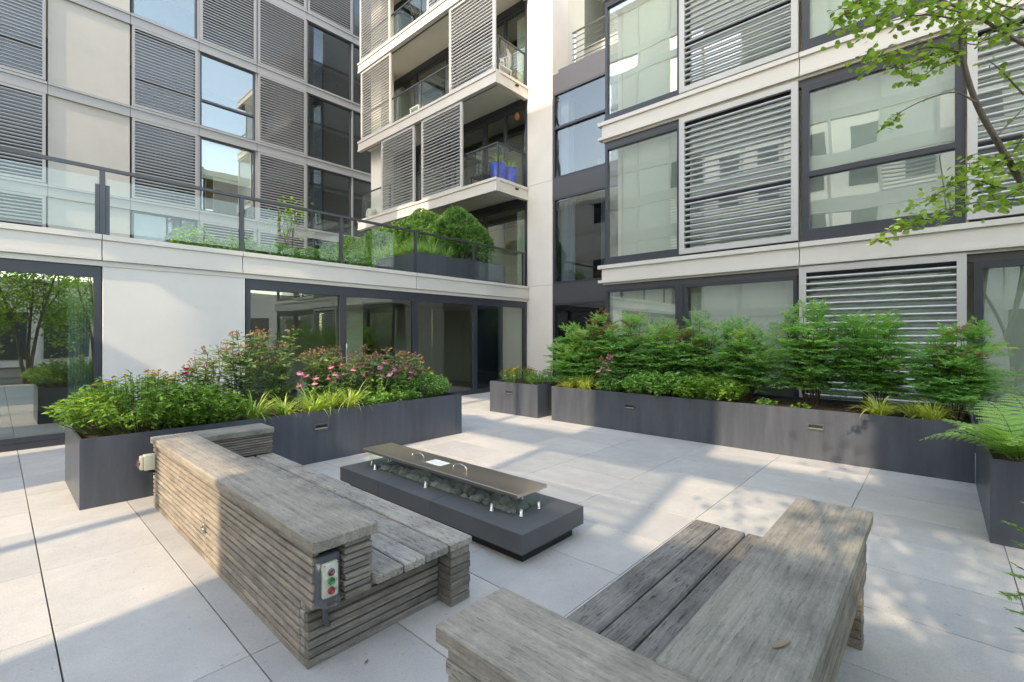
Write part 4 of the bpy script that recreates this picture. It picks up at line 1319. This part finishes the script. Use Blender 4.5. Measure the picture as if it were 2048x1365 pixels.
def coneflower(label, c, h, n=9, spread=.2, base=GH, size=.048):
    t = thing('coneflower_clump', label, 'flower clump', (c[0], c[1], base), 'pink coneflower clumps')
    bm = bmesh.new(); lb = LB(); heads = []
    for k in range(n):
        a0 = RNG.random() * 6.283; r0 = spread * math.sqrt(RNG.random())
        b0 = np.array([c[0] + .4 * r0 * math.cos(a0), c[1] + .4 * r0 * math.sin(a0), base - .02])
        top = np.array([c[0] + r0 * math.cos(a0), c[1] + r0 * math.sin(a0), base + h * RNG.uniform(.6, 1.05)])
        add_tube(bm, [b0, (b0 + top) / 2, top], [.004, .0035, .003], 4, cap=False)
        heads.append(top)
        m = 13
        s = RNG.uniform(.02, .8, m)
        P = b0 + (top - b0) * s[:, None]
        az = RNG.random(m) * 6.283
        Dd = np.stack([np.cos(az), np.sin(az), RNG.uniform(-.5, .6, m)], 1)
        lb.add(P, Dd, perp_up(Dd), .09 * RNG.uniform(.6, 1.2, m) * (1.15 - .5 * s), .018 * RNG.uniform(.8, 1.2, m), T_LANCE, np.clip(.4 + RNG.normal(size=m) * .2, 0, 1))
    heads = np.array(heads)
    daisy(heads, size, 13, t, 'f_pink', .45, .4, .2, .45, .34)
    put('stems', bm_mesh(bm, 'stems'), M['stem'], t)
    put('foliage', lb.mesh(), M['l_mound2'], t)
    return t

# left planter, from its left end to its right end
mound('leafy_flower_mound', 'leafy green mound with yellow flowers at the left end of the left planter', 'flower clump', (1.02, 6.02), .72, .70, .55, 5600, .066, .0125, 'l_mound', flowers=('f_yel', 26, .028, 10, .2))
mound('leafy_flower_mound', 'broad-leaved green clump spilling over the front left of the left planter', 'flower clump', (1.45, 5.76), .50, .38, .42, 2400, .075, .0145, 'l_mound')
rose('rose bush with two red blooms behind the leafy mound in the left planter', (1.62, 6.22), .80, .34, 10, 2)
rose('tall thin rose bush before the left part of the stone panel', (2.02, 6.24), .98, .28, 9, 0)
rose('tallest rose bush with spent pink heads before the right part of the stone panel', (2.45, 6.22), 1.0, .30, 9, 0)
liriope('strap-leaved clump nearest the leafy mound in the left planter', (1.95, 5.68), 150, .42)
liriope('second strap-leaved clump behind the bench corner in the left planter', (2.30, 5.72), 120, .38)
liriope('strap-leaved clump under the pale rose heads, fourth from the right in the left planter', (2.62, 5.66), 140, .42)
liriope('upright strap-leaved clump right of the bench return in the left planter', (2.88, 5.78), 130, .42)
liriope('rightmost strap-leaved clump in the left planter beside the coneflowers', (3.12, 5.68), 170, .46)
rose('dense rose bush with orange-tan spent heads left of the window handle', (2.98, 6.22), .76, .34, 12, 0, heads=1.3)
rose('dense rose bush with red blooms before the middle window', (3.42, 6.15), .74, .36, 13, 2, heads=1.3)
rose('rose bush with one red bloom before the right window pane', (3.95, 6.22), .72, .36, 13, 1, heads=1.3)
rose('low rose bush with a crimson bloom near the right end of the left planter', (4.33, 6.15), .62, .30, 11, 1, heads=1.2)
coneflower('pink coneflowers left of the planter light, beside the last strap-leaved clump', (3.12, 5.92), .56, 12, .22)
coneflower('pink coneflowers in the middle of the left planter', (3.52, 5.78), .58, 15, .24)
coneflower('pink coneflowers just left of the yellow-flowered end bush', (3.95, 5.78), .56, 12, .22)
mound('leafy_flower_mound', 'bushy green clump with a few yellow flowers at the right end of the left planter', 'flower clump', (4.48, 6.0), .42, .52, .42, 2300, .055, .011, 'l_mound2', flowers=('f_yel', 13, .026, 11, .25))
coneflower('small pink coneflowers between the strap-leaved clumps of the left planter', (2.72, 5.98), .50, 8, .2)
mound('leafy_flower_mound', 'low leafy filler under the coneflowers in the left planter', 'foliage clump', (3.75, 5.68), .5, .17, .18, 700, .07, .016, 'l_mound2')
# short planter by the pillar
mound('leafy_flower_mound', 'mound of small orange-yellow flowers at the left of the short planter', 'flower clump', (7.15, 6.28), .42, .40, .34, 1500, .045, .008, 'l_mound', flowers=('f_yel', 55, .024, 10, .4))
mound('leafy_flower_mound', 'plain green mound at the right of the short planter', 'foliage clump', (7.2, 5.72), .40, .30, .28, 1100, .045, .010, 'l_mound2')
# right planter
nandina('feathery bush before the corner pillar, leftmost of the row', (7.50, 5.22), 1.25, .52, 13, .05)
nandina('tall feathery bush with bronze tip before the dark link glazing', (7.5, 4.66), 1.50, .50, 14, .5)
nandina('dense feathery bush behind the pink coneflowers', (7.48, 4.06), 1.42, .46, 13, .15)
nandina('feathery bush above the middle of the leafy mound', (7.5, 3.45), 1.26, .48, 12, .1)
nandina('feathery bush with visible dark canes before the blind-filled window', (7.48, 2.82), 1.38, .44, 10, .2)
nandina('feathery bush with yellowing lower leaves left of the big louvred screen', (7.45, 2.12), 1.25, .46, 12, .1)
nandina('broadest feathery bush, over the left part of the big louvred screen', (7.42, 1.28), 1.45, .50, 13, .0)
nandina('feathery bush over the right part of the big louvred screen', (7.45, .62), 1.28, .46, 12, .0)
nandina('blue-green feathery bush beyond the fern, rightmost of the row', (7.35, -.12), 1.08, .5, 13, .1)
nandina('low feathery bush between the coneflowers and the corner pillar', (7.25, 4.95), .72, .42, 9, 0)
liriope('large yellow strap-leaved clump at the left end of the right planter', (7.0, 4.62), 190, .44, 'l_liriy')
liriope('second yellow strap-leaved clump at the very corner of the right planter', (6.98, 4.95), 90, .32, 'l_liriy')
coneflower('pink coneflowers behind the yellow strap-leaved clump in the right planter', (6.95, 4.16), .60, 12, .17, size=.05)
mound('leafy_flower_mound', 'small leafy clump under the coneflowers in the right planter', 'foliage clump', (6.98, 4.1), .28, .26, .26, 700, .06, .014, 'l_mound2')
mound('leafy_flower_mound', 'wide dark-green leafy mound spilling over the right planter edge, left half', 'foliage clump', (6.98, 3.28), .42, .58, .40, 2700, .075, .017, 'l_mound2')
mound('leafy_flower_mound', 'wide light-green leafy mound spilling over the right planter edge, right half', 'foliage clump', (6.97, 2.52), .40, .56, .38, 2500, .075, .017, 'l_mound')
mound('leafy_flower_mound', 'tiny seedling right of the wide leafy mound in the right planter', 'foliage clump', (6.95, 1.72), .13, .13, .11, 160, .045, .012, 'l_mound2')
mound('leafy_flower_mound', 'tiny low weed near the right planter light', 'foliage clump', (6.98, 1.32), .10, .12, .08, 120, .04, .011, 'l_mound')
liriope('variegated strap-leaved clump under the big louvred screen, left of its pair', (7.0, .52), 130, .36, 'l_liriy')
liriope('variegated strap-leaved clump behind the pair under the big louvred screen', (7.15, .22), 90, .34, 'l_liriy')
liriope('variegated strap-leaved clump nearest the fern in the right planter', (6.98, .06), 130, .38, 'l_liriy')

# fern
def fern(label, c, base, n=15, L=.62):
    t = thing('fern', label, 'fern', (c[0], c[1], base))
    bm = bmesh.new(); lb = LB()
    for k in range(n):
        az = 2 * math.pi * k / n + RNG.normal() * .25
        el = RNG.uniform(.65, 1.35); dr = RNG.uniform(.9, 1.6); Lf = L * RNG.uniform(.7, 1.1)
        seg = 26
        p = np.array([c[0] + .04 * math.cos(az), c[1] + .04 * math.sin(az), base - .02]); pts = [p]
        ang = el
        for i in range(seg):
            a = el - dr * (i / seg) ** 1.2
            d = np.array([math.cos(az) * math.cos(a), math.sin(az) * math.cos(a), math.sin(a)])
            pn = p + d * Lf / seg
            if i >= 3 and i % 2:
                side = np.array([-math.sin(az), math.cos(az), 0])
                up = np.cross(d, side)
                u = i / seg
                Lp = Lf * .27 * math.sin(math.pi * min(1, .18 + .86 * u)) ** .9 + .012
                for sg in (-1, 1):
                    pd = side * sg * .9 + d * .38
                    pd /= np.linalg.norm(pd)
                    m = max(5, int(Lp / .0125))
                    uu = (np.arange(m) + .6) / m
                    P = pn + pd * (Lp * uu)[:, None] - np.array([0, 0, 1.0]) * (.16 * Lp * uu ** 2)[:, None]
                    wv = np.cross(up, pd)
                    for s2 in (-1, 1):
                        Dd = wv * s2 + pd * .55 + np.zeros((m, 3))
                        lb.add(P, Dd, np.tile(up if up[2] > 0 else -up, (m, 1)), 0.021 * (1.08 - .8 * uu), .0065, T_QUAD, np.clip(.3 + .4 * u + RNG.normal(size=m) * .1 + .1 * math.sin(k * 3), 0, 1))
            p = pn; pts.append(p)
        add_tube(bm, pts[::3], np.linspace(.004, .001, len(pts[::3])), 4, cap=False)
    put('stalks', bm_mesh(bm, 'stalks'), M['stem'], t)
    put('fronds', lb.mesh(), M['l_fern'], t)
fern('bright green fern arching out of the planter at the right edge', (5.22, -.46), GH, 24, .60)
fern('second bright green fern behind the first at the right edge', (5.85, -.62), GH, 20, .62)

# grasses, hedge and shrubs on the terrace
def grass(label, c, base, n=170, L=.6, mat='l_grass'):
    t = thing('grass_clump', label, 'grass clump', (c[0], c[1], base), 'grass clumps along the terrace planter')
    lb = LB()
    az = RNG.random(n) * 6.283; r = RNG.random(n) * .09
    P = np.stack([c[0] + np.cos(az) * r, c[1] + np.sin(az) * r, np.full(n, base - .03)], 1)
    lb.blades(P, az + RNG.normal(size=n) * .5, L * RNG.uniform(.5, 1.1, n), RNG.uniform(.9, 1.5, n), RNG.uniform(.6, 2.4, n), .006, 7)
    put('blades', lb.mesh(), M[mat], t)
def shrub(name, label, c, rx, ry, h, n, base, mat='l_hedge', leaf=.035, tuft=8, lump=.085, w=.0055, cat='shrub', group=None):
    """clipped shrub: tufts of short needles over an uneven rounded body"""
    t = thing(name, label, cat, (c[0], c[1], base), group)
    bm = bmesh.new()
    for k in range(9):
        a = k * .7
        add_tube(bm, [(c[0] + .05 * math.cos(a), c[1] + .05 * math.sin(a), base - .03), (c[0] + .5 * rx * math.cos(a), c[1] + .5 * ry * math.sin(a), base + h * .45), (c[0] + .7 * rx * math.cos(a), c[1] + .7 * ry * math.sin(a), base + h * .75)], [.02, .014, .006], 5, cap=False)
    put('stems', bm_mesh(bm, 'stems'), M['bark'], t)
    v = sph(n); v[:, 2] = np.abs(v[:, 2]) * 1.0 - .25 * (RNG.random(n) < .35)
    v = nrm(v)
    ph = RNG.random(6) * 6
    lumps = lump * (np.sin(4.2 * v[:, 0] + ph[0]) * np.sin(4.7 * v[:, 1] + ph[1]) + .7 * np.sin(7.3 * v[:, 2] + 5 * v[:, 0] + ph[2]) + .5 * np.sin(11 * v[:, 1] + 9 * v[:, 2] + ph[3]))
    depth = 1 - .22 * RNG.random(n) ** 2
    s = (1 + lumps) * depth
    q = .88
    P0 = np.stack([c[0] + rx * s * np.sign(v[:, 0]) * np.abs(v[:, 0]) ** q, c[1] + ry * s * np.sign(v[:, 1]) * np.abs(v[:, 1]) ** q, base + h * .28 + h * .72 * s * v[:, 2]], 1)
    P0[:, 2] = np.maximum(P0[:, 2], base + .0)
    lb = LB()
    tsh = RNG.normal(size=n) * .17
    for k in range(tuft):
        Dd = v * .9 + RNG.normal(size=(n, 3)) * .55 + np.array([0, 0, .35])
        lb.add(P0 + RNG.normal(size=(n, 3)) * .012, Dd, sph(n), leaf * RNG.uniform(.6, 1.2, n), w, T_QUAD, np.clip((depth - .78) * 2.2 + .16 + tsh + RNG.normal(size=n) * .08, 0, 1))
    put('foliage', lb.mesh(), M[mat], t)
TB = 2.93 + .57
shrub('hedge_shrub', 'large rounded clipped shrub at the right of the terrace hedge', (8.85, 10.05), .98, .62, 1.52, 5600, TB, leaf=.07, w=.0105)
shrub('hedge_shrub', 'large rounded clipped shrub second in the terrace hedge', (8.45, 11.1), 1.05, .80, 1.50, 5600, TB, leaf=.07, w=.0105)
shrub('hedge_shrub', 'rounded shrub under the lower balcony edge, third in the terrace hedge', (8.2, 12.3), 1.1, .85, 1.22, 4600, TB, leaf=.07, w=.0105)
shrub('hedge_shrub', 'yellow-green shrub low in the terrace hedge, left of the middle', (7.7, 13.4), .8, .7, 1.05, 3200, TB, mat='l_yew', leaf=.07, w=.012)
shrub('hedge_shrub', 'dark green shrub at the far left end of the terrace hedge', (7.5, 14.4), .8, .6, .95, 3000, TB, leaf=.06, w=.012)
gl_ = ['nearest the planter corner', 'second from the planter corner', 'third from the planter corner', 'fourth from the planter corner', 'fifth from the planter corner', 'sixth from the planter corner', 'seventh from the planter corner', 'eighth from the planter corner']
for k in range(8):
    grass('fine arching grass clump on the terrace planter edge, ' + gl_[k], (7.10 + .05 * (k % 2), 9.62 + .42 * k), TB, 190, .62 + .1 * (k % 3) * .5)
grass('arching grass clump in front of the hedge, right of the planter corner', (7.5, 9.58), TB, 170, .6)
grass('short grass clump between hedge and railing at the right', (7.95, 9.55), TB, 120, .5)
bt = box('planting_bed', 1.6, 6.6, 9.5, 13.6, 2.931, 3.02, M['soil'])
tag(bt, 'low planting bed on the terrace behind the glass balustrade', 'planting bed')
wrd = ('one', 'two', 'three', 'four', 'five', 'six', 'seven', 'eight')
for k, (x, y, h_, s_) in enumerate(((2.6, 10.6, .62, .4), (3.3, 10.3, .50, .45), (4.0, 10.2, .42, .45), (4.7, 10.3, .46, .45), (5.3, 10.2, .40, .45), (5.9, 10.5, .55, .5), (6.3, 11.2, .75, .5), (6.5, 12.4, .95, .5))):
    mound('terrace_plant', 'green leafy plant in the terrace bed, number %s from the left' % wrd[k], 'plant', (x, y), s_, s_, h_, 900, .10, .020, 'l_mound2', base=3.02)

# ------------------------------------------------------------------ trees
def twig_leaves(lb, pts, n, leaf, spread, rnd0=.5, T=T_OVAL, wid=.42):
    pts = np.array(pts, float)
    s = RNG.random(n) * (len(pts) - 1)
    i = np.minimum(s.astype(int), len(pts) - 2); fr = (s - i)[:, None]
    P = pts[i] * (1 - fr) + pts[i + 1] * fr + RNG.normal(size=(n, 3)) * spread
    az = RNG.random(n) * 6.283
    Dd = np.stack([np.cos(az), np.sin(az), RNG.uniform(-.9, .25, n)], 1)
    U = np.tile([0, 0, 1.0], (n, 1)) + RNG.normal(size=(n, 3)) * .45
    L_ = leaf * RNG.uniform(.6, 1.25, n)
    lb.add(P, Dd, U, L_, L_ * wid, T, np.clip(rnd0 + RNG.normal(size=n) * .24, 0, 1))
def bezier(pts, n=14):
    pts = [np.array(p, float) for p in pts]
    out = []
    for t in np.linspace(0, 1, n):
        q = pts
        while len(q) > 1:
            q = [q[i] * (1 - t) + q[i + 1] * t for i in range(len(q) - 1)]
        out.append(q[0])
    return out
def smooth(pts, k=4):
    """Catmull-Rom through the points"""
    P = [np.array(p, float) for p in pts]
    P = [2 * P[0] - P[1]] + P + [2 * P[-1] - P[-2]]
    out = []
    for i in range(1, len(P) - 2):
        for t in np.linspace(0, 1, k, endpoint=False):
            a, b, c, d = P[i - 1], P[i], P[i + 1], P[i + 2]
            out.append(.5 * ((2 * b) + (-a + c) * t + (2 * a - 5 * b + 4 * c - d) * t * t + (-a + 3 * b - 3 * c + d) * t ** 3))
    out.append(P[-2])
    return out
tr = thing('courtyard_tree', 'slender tree with rounded leaves leaning into the upper right corner', 'tree', (5.35, -1.0, GH))
tb, lv, sd = bmesh.new(), LB(), LB()
b0 = np.array([5.35, -1.0, GH - .05])
def limb(pts, r0, r1, k=4, sides=7):
    p = smooth(pts, k)
    add_tube(tb, p, np.linspace(r0, r1, len(p)), sides, cap=False)
    return p
trunk = limb([b0, [5.25, -.85, 1.6], at(2075, 420, 3.45), at(1990, 275, 3.40), at(1950, 200, 3.38), at(1925, 110, 3.36), at(1920, 0, 3.36), at(1905, -140, 3.4), at(1880, -300, 3.45)], .027, .009)
l2 = limb([[5.28, -.88, 1.4], at(2250, 300, 3.5), at(2120, 130, 3.45), at(2040, 85, 3.42), at(1965, 40, 3.38), at(1880, 0, 3.3), at(1790, -25, 3.25)], .023, .006)
l3 = limb([[5.28, -.88, 1.5], [5.5, -1.1, 2.6], [5.7, -1.3, 3.6], [5.8, -1.4, 4.8]], .036, .012)
# twigs with leaves: (points as pixel, pixel, depth), leaf count, spread
tw = [
    ([(1925, 105), (1860, 95), (1790, 110), (1720, 130)], 3.30, 70, .035),
    ([(1915, 40), (1850, 30), (1770, 45), (1690, 60)], 3.25, 110, .04),
    ([(1960, 40), (1900, 20), (1820, 10), (1740, 20)], 3.25, 95, .04),
    ([(1880, 0), (1800, -15), (1720, 0), (1680, 35)], 3.2, 90, .04),
    ([(1925, 105), (1870, 115), (1810, 140), (1760, 110)], 3.32, 60, .03),
    ([(1930, 120), (1880, 130), (1850, 150), (1815, 165)], 3.34, 35, .025),
    ([(2040, 85), (1990, 60), (1950, 90), (1900, 70)], 3.35, 50, .04),
    ([(2048, 20), (2000, 10), (1960, -10), (1900, -20)], 3.35, 80, .05),
    ([(2060, 60), (2020, 40), (1985, 20), (1960, 0)], 3.3, 35, .04),
    ([(1952, 205), (1910, 185), (1850, 200), (1800, 225), (1775, 240)], 3.30, 3, .01),
    ([(1800, 225), (1785, 245), (1765, 255)], 3.28, 14, .018),
    ([(2075, 380), (2000, 375), (1940, 360), (1880, 385), (1820, 420)], 3.35, 120, .035),
    ([(2075, 340), (2030, 320), (1970, 330), (1910, 340)], 3.38, 90, .035),
    ([(2050, 400), (1990, 400), (1930, 410), (1870, 430), (1800, 450)], 3.30, 100, .035),
    ([(1870, 430), (1820, 445), (1780, 460), (1748, 485)], 3.28, 45, .02),
    ([(1990, 275), (2030, 235), (2048, 215)], 3.40, 3, .02),
    ([(2048, 190), (2000, 140), (1975, 120)], 3.45, 14, .03),
    ([(2048, 270), (2030, 300), (2010, 330)], 3.42, 25, .03),
]
for pts, dep, n, sp_ in tw:
    q = smooth([at(x, y, dep + .03 * math.sin(i * 2.1 + x)) for i, (x, y) in enumerate(pts)], 4)
    add_tube(tb, q, np.linspace(.007, .002, len(q)), 5, cap=False)
    for k in range(n // 14):
        i = RNG.integers(1, len(q))
        e = q[i] + RNG.normal(size=3) * np.array([.10, .10, .05])
        add_tube(tb, [q[i], (q[i] + e) / 2 + np.array([0, 0, .012]), e], [.003, .0025, .0015], 4, cap=False)
        twig_leaves(lv, [q[i], e], 4, .05, .012, .6)
    twig_leaves(lv, q[1:], int(n * 1.15), .05, sp_ * 1.15, .6)
    if dep < 3.33 and n > 50 and pts[0][1] < 200:
        for k in range(3):
            p = q[RNG.integers(3, len(q))] + RNG.normal(size=3) * .03
            Dd = sph(14)
            sd.add(np.tile(p, (14, 1)), Dd, sph(14), RNG.uniform(.012, .024, 14), .006, T_QUAD)
# crown outside the picture
for k in range(46):
    c0 = np.array([5.75, -1.6, 4.0]) + RNG.normal(size=3) * np.array([.55, .6, .75])
    st = np.array([5.7, -1.3, 3.4]) + (c0 - np.array([5.7, -1.3, 3.4])) * .15
    q = [st, (st + c0) / 2 + RNG.normal(size=3) * .08, c0]
    rr_ = CA * c0[0] + SA * c0[1]
    if rr_ > .3 and CX_PX + F_PX * (SA * c0[0] - CA * c0[1]) / rr_ < 2120: continue
    add_tube(tb, q, [.012, .007, .003], 5, cap=False)
    twig_leaves(lv, q[1:], 60, .06, .09, .5)
put('trunk', bm_mesh(tb, 'trunk', True), M['bark'], tr)
put('crown', lv.mesh(), M['l_tree'], tr)
put('seed_pods', sd.mesh(), M['f_seed'], tr)['kind'] = 'stuff'

def tree(label, c, h, cr, base=0.0, n=5200, trunk_r=.06, leaf=.085, clumps=60, squash=.9):
    t = thing('courtyard_tree', label, 'tree', (c[0], c[1], base), 'slender courtyard trees behind the viewer')
    bm = bmesh.new(); lb = LB()
    cz = base + h - cr * squash
    for s in range(3):
        a = s * 2.1 + c[0]
        top = np.array([c[0] + .5 * cr * math.cos(a), c[1] + .5 * cr * math.sin(a), cz + .4 * cr])
        q = bezier([[c[0] + .08 * math.cos(a), c[1] + .08 * math.sin(a), base - .03], [c[0] + .12 * math.cos(a), c[1] + .12 * math.sin(a), base + h * .35], top], 9)
        add_tube(bm, q, np.linspace(trunk_r, trunk_r * .3, 9), 7, cap=False)
        for k in range(clumps // 3):
            v = sph(1)[0] * RNG.uniform(.35, 1.0) ** .6
            e = np.array([c[0] + cr * v[0], c[1] + cr * v[1], cz + cr * squash * v[2]])
            i = RNG.integers(4, 9)
            m = (q[i] + e) / 2 + np.array([0, 0, .1])
            add_tube(bm, [q[i], m, e], [.016, .009, .004], 5, cap=False)
            twig_leaves(lb, [m, e, e + (e - m) * .3], n // clumps, leaf, .16, .45)
    put('trunk', bm_mesh(bm, 'trunk', True), M['bark'], t)
    put('crown', lb.mesh(), M['l_back'], t)
tree('slender tree left of the viewer whose leaf shade dapples the paving', (-2.5, -.85), 6.4, 1.25, 0, 1200, clumps=42)
tree('broad-crowned tree behind the viewer seen mirrored in the left window', (.7, -3.3), 4.7, 1.75, 0, 5200, squash=1.0)
tree('second broad-crowned tree behind the viewer, right of the first', (2.5, -4.6), 5.0, 1.8, 0, 5200, squash=1.0)
tree('tree behind the viewer at the far side of the courtyard', (4.9, -6.4), 5.6, 2.0, 0, 5200)
tree('tree behind the viewer close to the added open facade on the left', (-1.8, -4.6), 5.2, 1.9, 0, 5200)
tree('young tree with yellow-green leaves standing on the terrace behind the railing', (5.3, 13.0), 2.1, .5, 3.0, 260, .014, .08, 16)

# yew twigs at the lower right edge
yw = thing('yew_shrub', 'glossy dark yew twigs reaching in from the lower right edge', 'shrub', (3.1, -1.5, GH))
bm, lb = bmesh.new(), LB()
for (pts, dep) in (([(2190, 1120), (2090, 1075), (2015, 1046)], 1.75), ([(2190, 1150), (2100, 1120), (2035, 1085)], 1.7), ([(2190, 1185), (2090, 1165), (2020, 1150)], 1.72), ([(2190, 1200), (2090, 1190), (2010, 1192)], 1.7),
                   ([(2190, 1260), (2100, 1240), (2020, 1222)], 1.7), ([(2190, 1150), (2110, 1110), (2042, 1060)], 1.75), ([(2190, 1320), (2120, 1290), (2045, 1262)], 1.65), ([(2200, 1090), (2120, 1040), (2060, 1010)], 1.8), ([(2190, 1230), (2120, 1180), (2030, 1130)], 1.74)):
    q = smooth([[3.05, -1.45, GH + .25]] + [at(x, y, dep) for x, y in pts], 6)
    add_tube(bm, q, np.linspace(.007, .0015, len(q)), 5, cap=False)
    q = np.array(q)[4:]
    n = 70
    s = np.sort(RNG.random(n)) * (len(q) - 1); i = np.minimum(s.astype(int), len(q) - 2); fr = (s - i)[:, None]
    P = q[i] * (1 - fr) + q[i + 1] * fr
    ax = nrm(q[i + 1] - q[i]); side = nrm(np.cross(ax, [0, 0, 1.0]))
    sg = np.where(np.arange(n) % 2, 1, -1)[:, None]
    Dd = side * sg + ax * .75 + RNG.normal(size=(n, 3)) * .15
    lb.add(P, Dd, perp_up(Dd), .026 * RNG.uniform(.8, 1.2, n), .0038, T_OVAL, np.clip(.3 + .6 * s / len(q) + RNG.normal(size=n) * .1, 0, 1))
put('stems', bm_mesh(bm, 'stems'), M['stem'], yw)
put('needles', lb.mesh(), M['l_yew'], yw)
shrub('yew_shrub', 'rounded yew shrub in the planter just beyond the right edge', (3.25, -1.72), .55, .5, .75, 2200, GH, mat='l_yew', leaf=.03, w=.005)

# ------------------------------------------------------------------ things on the balconies
def pot(label, x, y, z, h, r0, r1):
    t = thing('plant_pot', label, 'plant pot', (x, y, z), 'blue pots on the lower balcony')
    bm = bmesh.new()
    add_lathe(bm, [(r0, z), (r1, z + h), (r1 - .02, z + h), (r1 - .03, z + h - .06), (.001, z + h - .06)], x, y, 20, cap=False)
    put('pot', bm_mesh(bm, 'pot', True), M['bluepot'], t)
    lb = LB(); n = 60
    az = RNG.random(n) * 6.283
    P = np.tile([x, y, z + h - .07], (n, 1)) + RNG.normal(size=(n, 3)) * .03
    lb.blades(P, az, RNG.uniform(.25, .5, n), RNG.uniform(.8, 1.5, n), RNG.uniform(.6, 2, n), .012)
    put('plant', lb.mesh(), M['l_liri'], t)
pot('tall cobalt blue pot at the corner of the lower balcony', 9.80, 9.45, 5.87, .62, .16, .24)
pot('cobalt blue pot beside the pillar on the lower balcony', 10.25, 9.42, 5.87, .58, .17, .25)
def chair(label, x, y, z, mat, grp):
    t = thing('balcony_chair', label, 'chair', (x, y, z), grp)
    for sx in (-1, 1):
        for sy in (-1, 1):
            box('leg', x + sx * .24 - .015, x + sx * .24 + .015, y + sy * .24 - .015, y + sy * .24 + .015, z, z + .42, M[mat], t)
    box('seat', x - .27, x + .27, y - .27, y + .27, z + .421, z + .46, M[mat], t)
    bm = bmesh.new()
    for k in range(11):
        a = -1.5 + 3.0 * k / 10
        q = [(x + .27 * math.cos(a), y + .27 * math.sin(a), z + .47), (x + .34 * math.cos(a), y + .34 * math.sin(a), z + .72), (x + .29 * math.cos(a), y + .29 * math.sin(a), z + .98)]
        add_tube(bm, q, .011, 5)
    for zz, r in ((.6, .315), (.72, .345), (.84, .325), (.98, .29)):
        add_tube(bm, [(x + r * math.cos(a), y + r * math.sin(a), z + zz) for a in np.linspace(-1.5, 1.5, 13)], .011, 5)
    put('backrest', bm_mesh(bm, 'back', True), M[mat], t)
chair('white woven barrel chair at the corner of the upper balcony', 9.95, 9.55, 8.845, 'wicker', None)
chair('dark chair on the lower balcony beside the blue pot', 9.95, 10.25, 5.875, 'frame', None)
tt = thing('side_table', 'small square white table behind the glass of the upper balcony', 'table', (9.75, 13.1, 8.845))
box('top', 9.5, 10.0, 12.85, 13.35, 9.22, 9.25, M['white'], tt)
for a, b in ((9.53, 12.88), (9.97, 12.88), (9.53, 13.32), (9.97, 13.32)):
    box('leg', a - .015, a + .015, b - .015, b + .015, 8.845, 9.219, M['white'], tt)
bm = bmesh.new()
add_lathe(bm, [(.15, 5.873), (.20, 5.98), (.215, 6.1), (.20, 6.22), (.15, 6.33), (.001, 6.335)], 9.62, 15.95, 18)
gs = put('garden_stool', bm_mesh(bm, 'stool', True), M['ceramic'])
tag(gs, 'mottled cream drum stool at the left end of the lower balcony', 'stool')
ln = thing('hanging_lantern', 'small hanging lantern beside the pillar on the lower balcony', 'lantern', (10.35, 9.2, 7.9))
bm = bmesh.new(); add_tube(bm, [(10.35, 9.2, 8.63), (10.35, 9.2, 8.08)], .004, 5)
put('cord', bm_mesh(bm, 'cord'), M['black'], ln)
bm = bmesh.new(); add_lathe(bm, [(.01, 8.10), (.05, 8.05), (.075, 7.97), (.06, 7.88), (.02, 7.85)], 10.35, 9.2, 12)
put('shade', bm_mesh(bm, 'shade', True), M['f_cone'], ln)
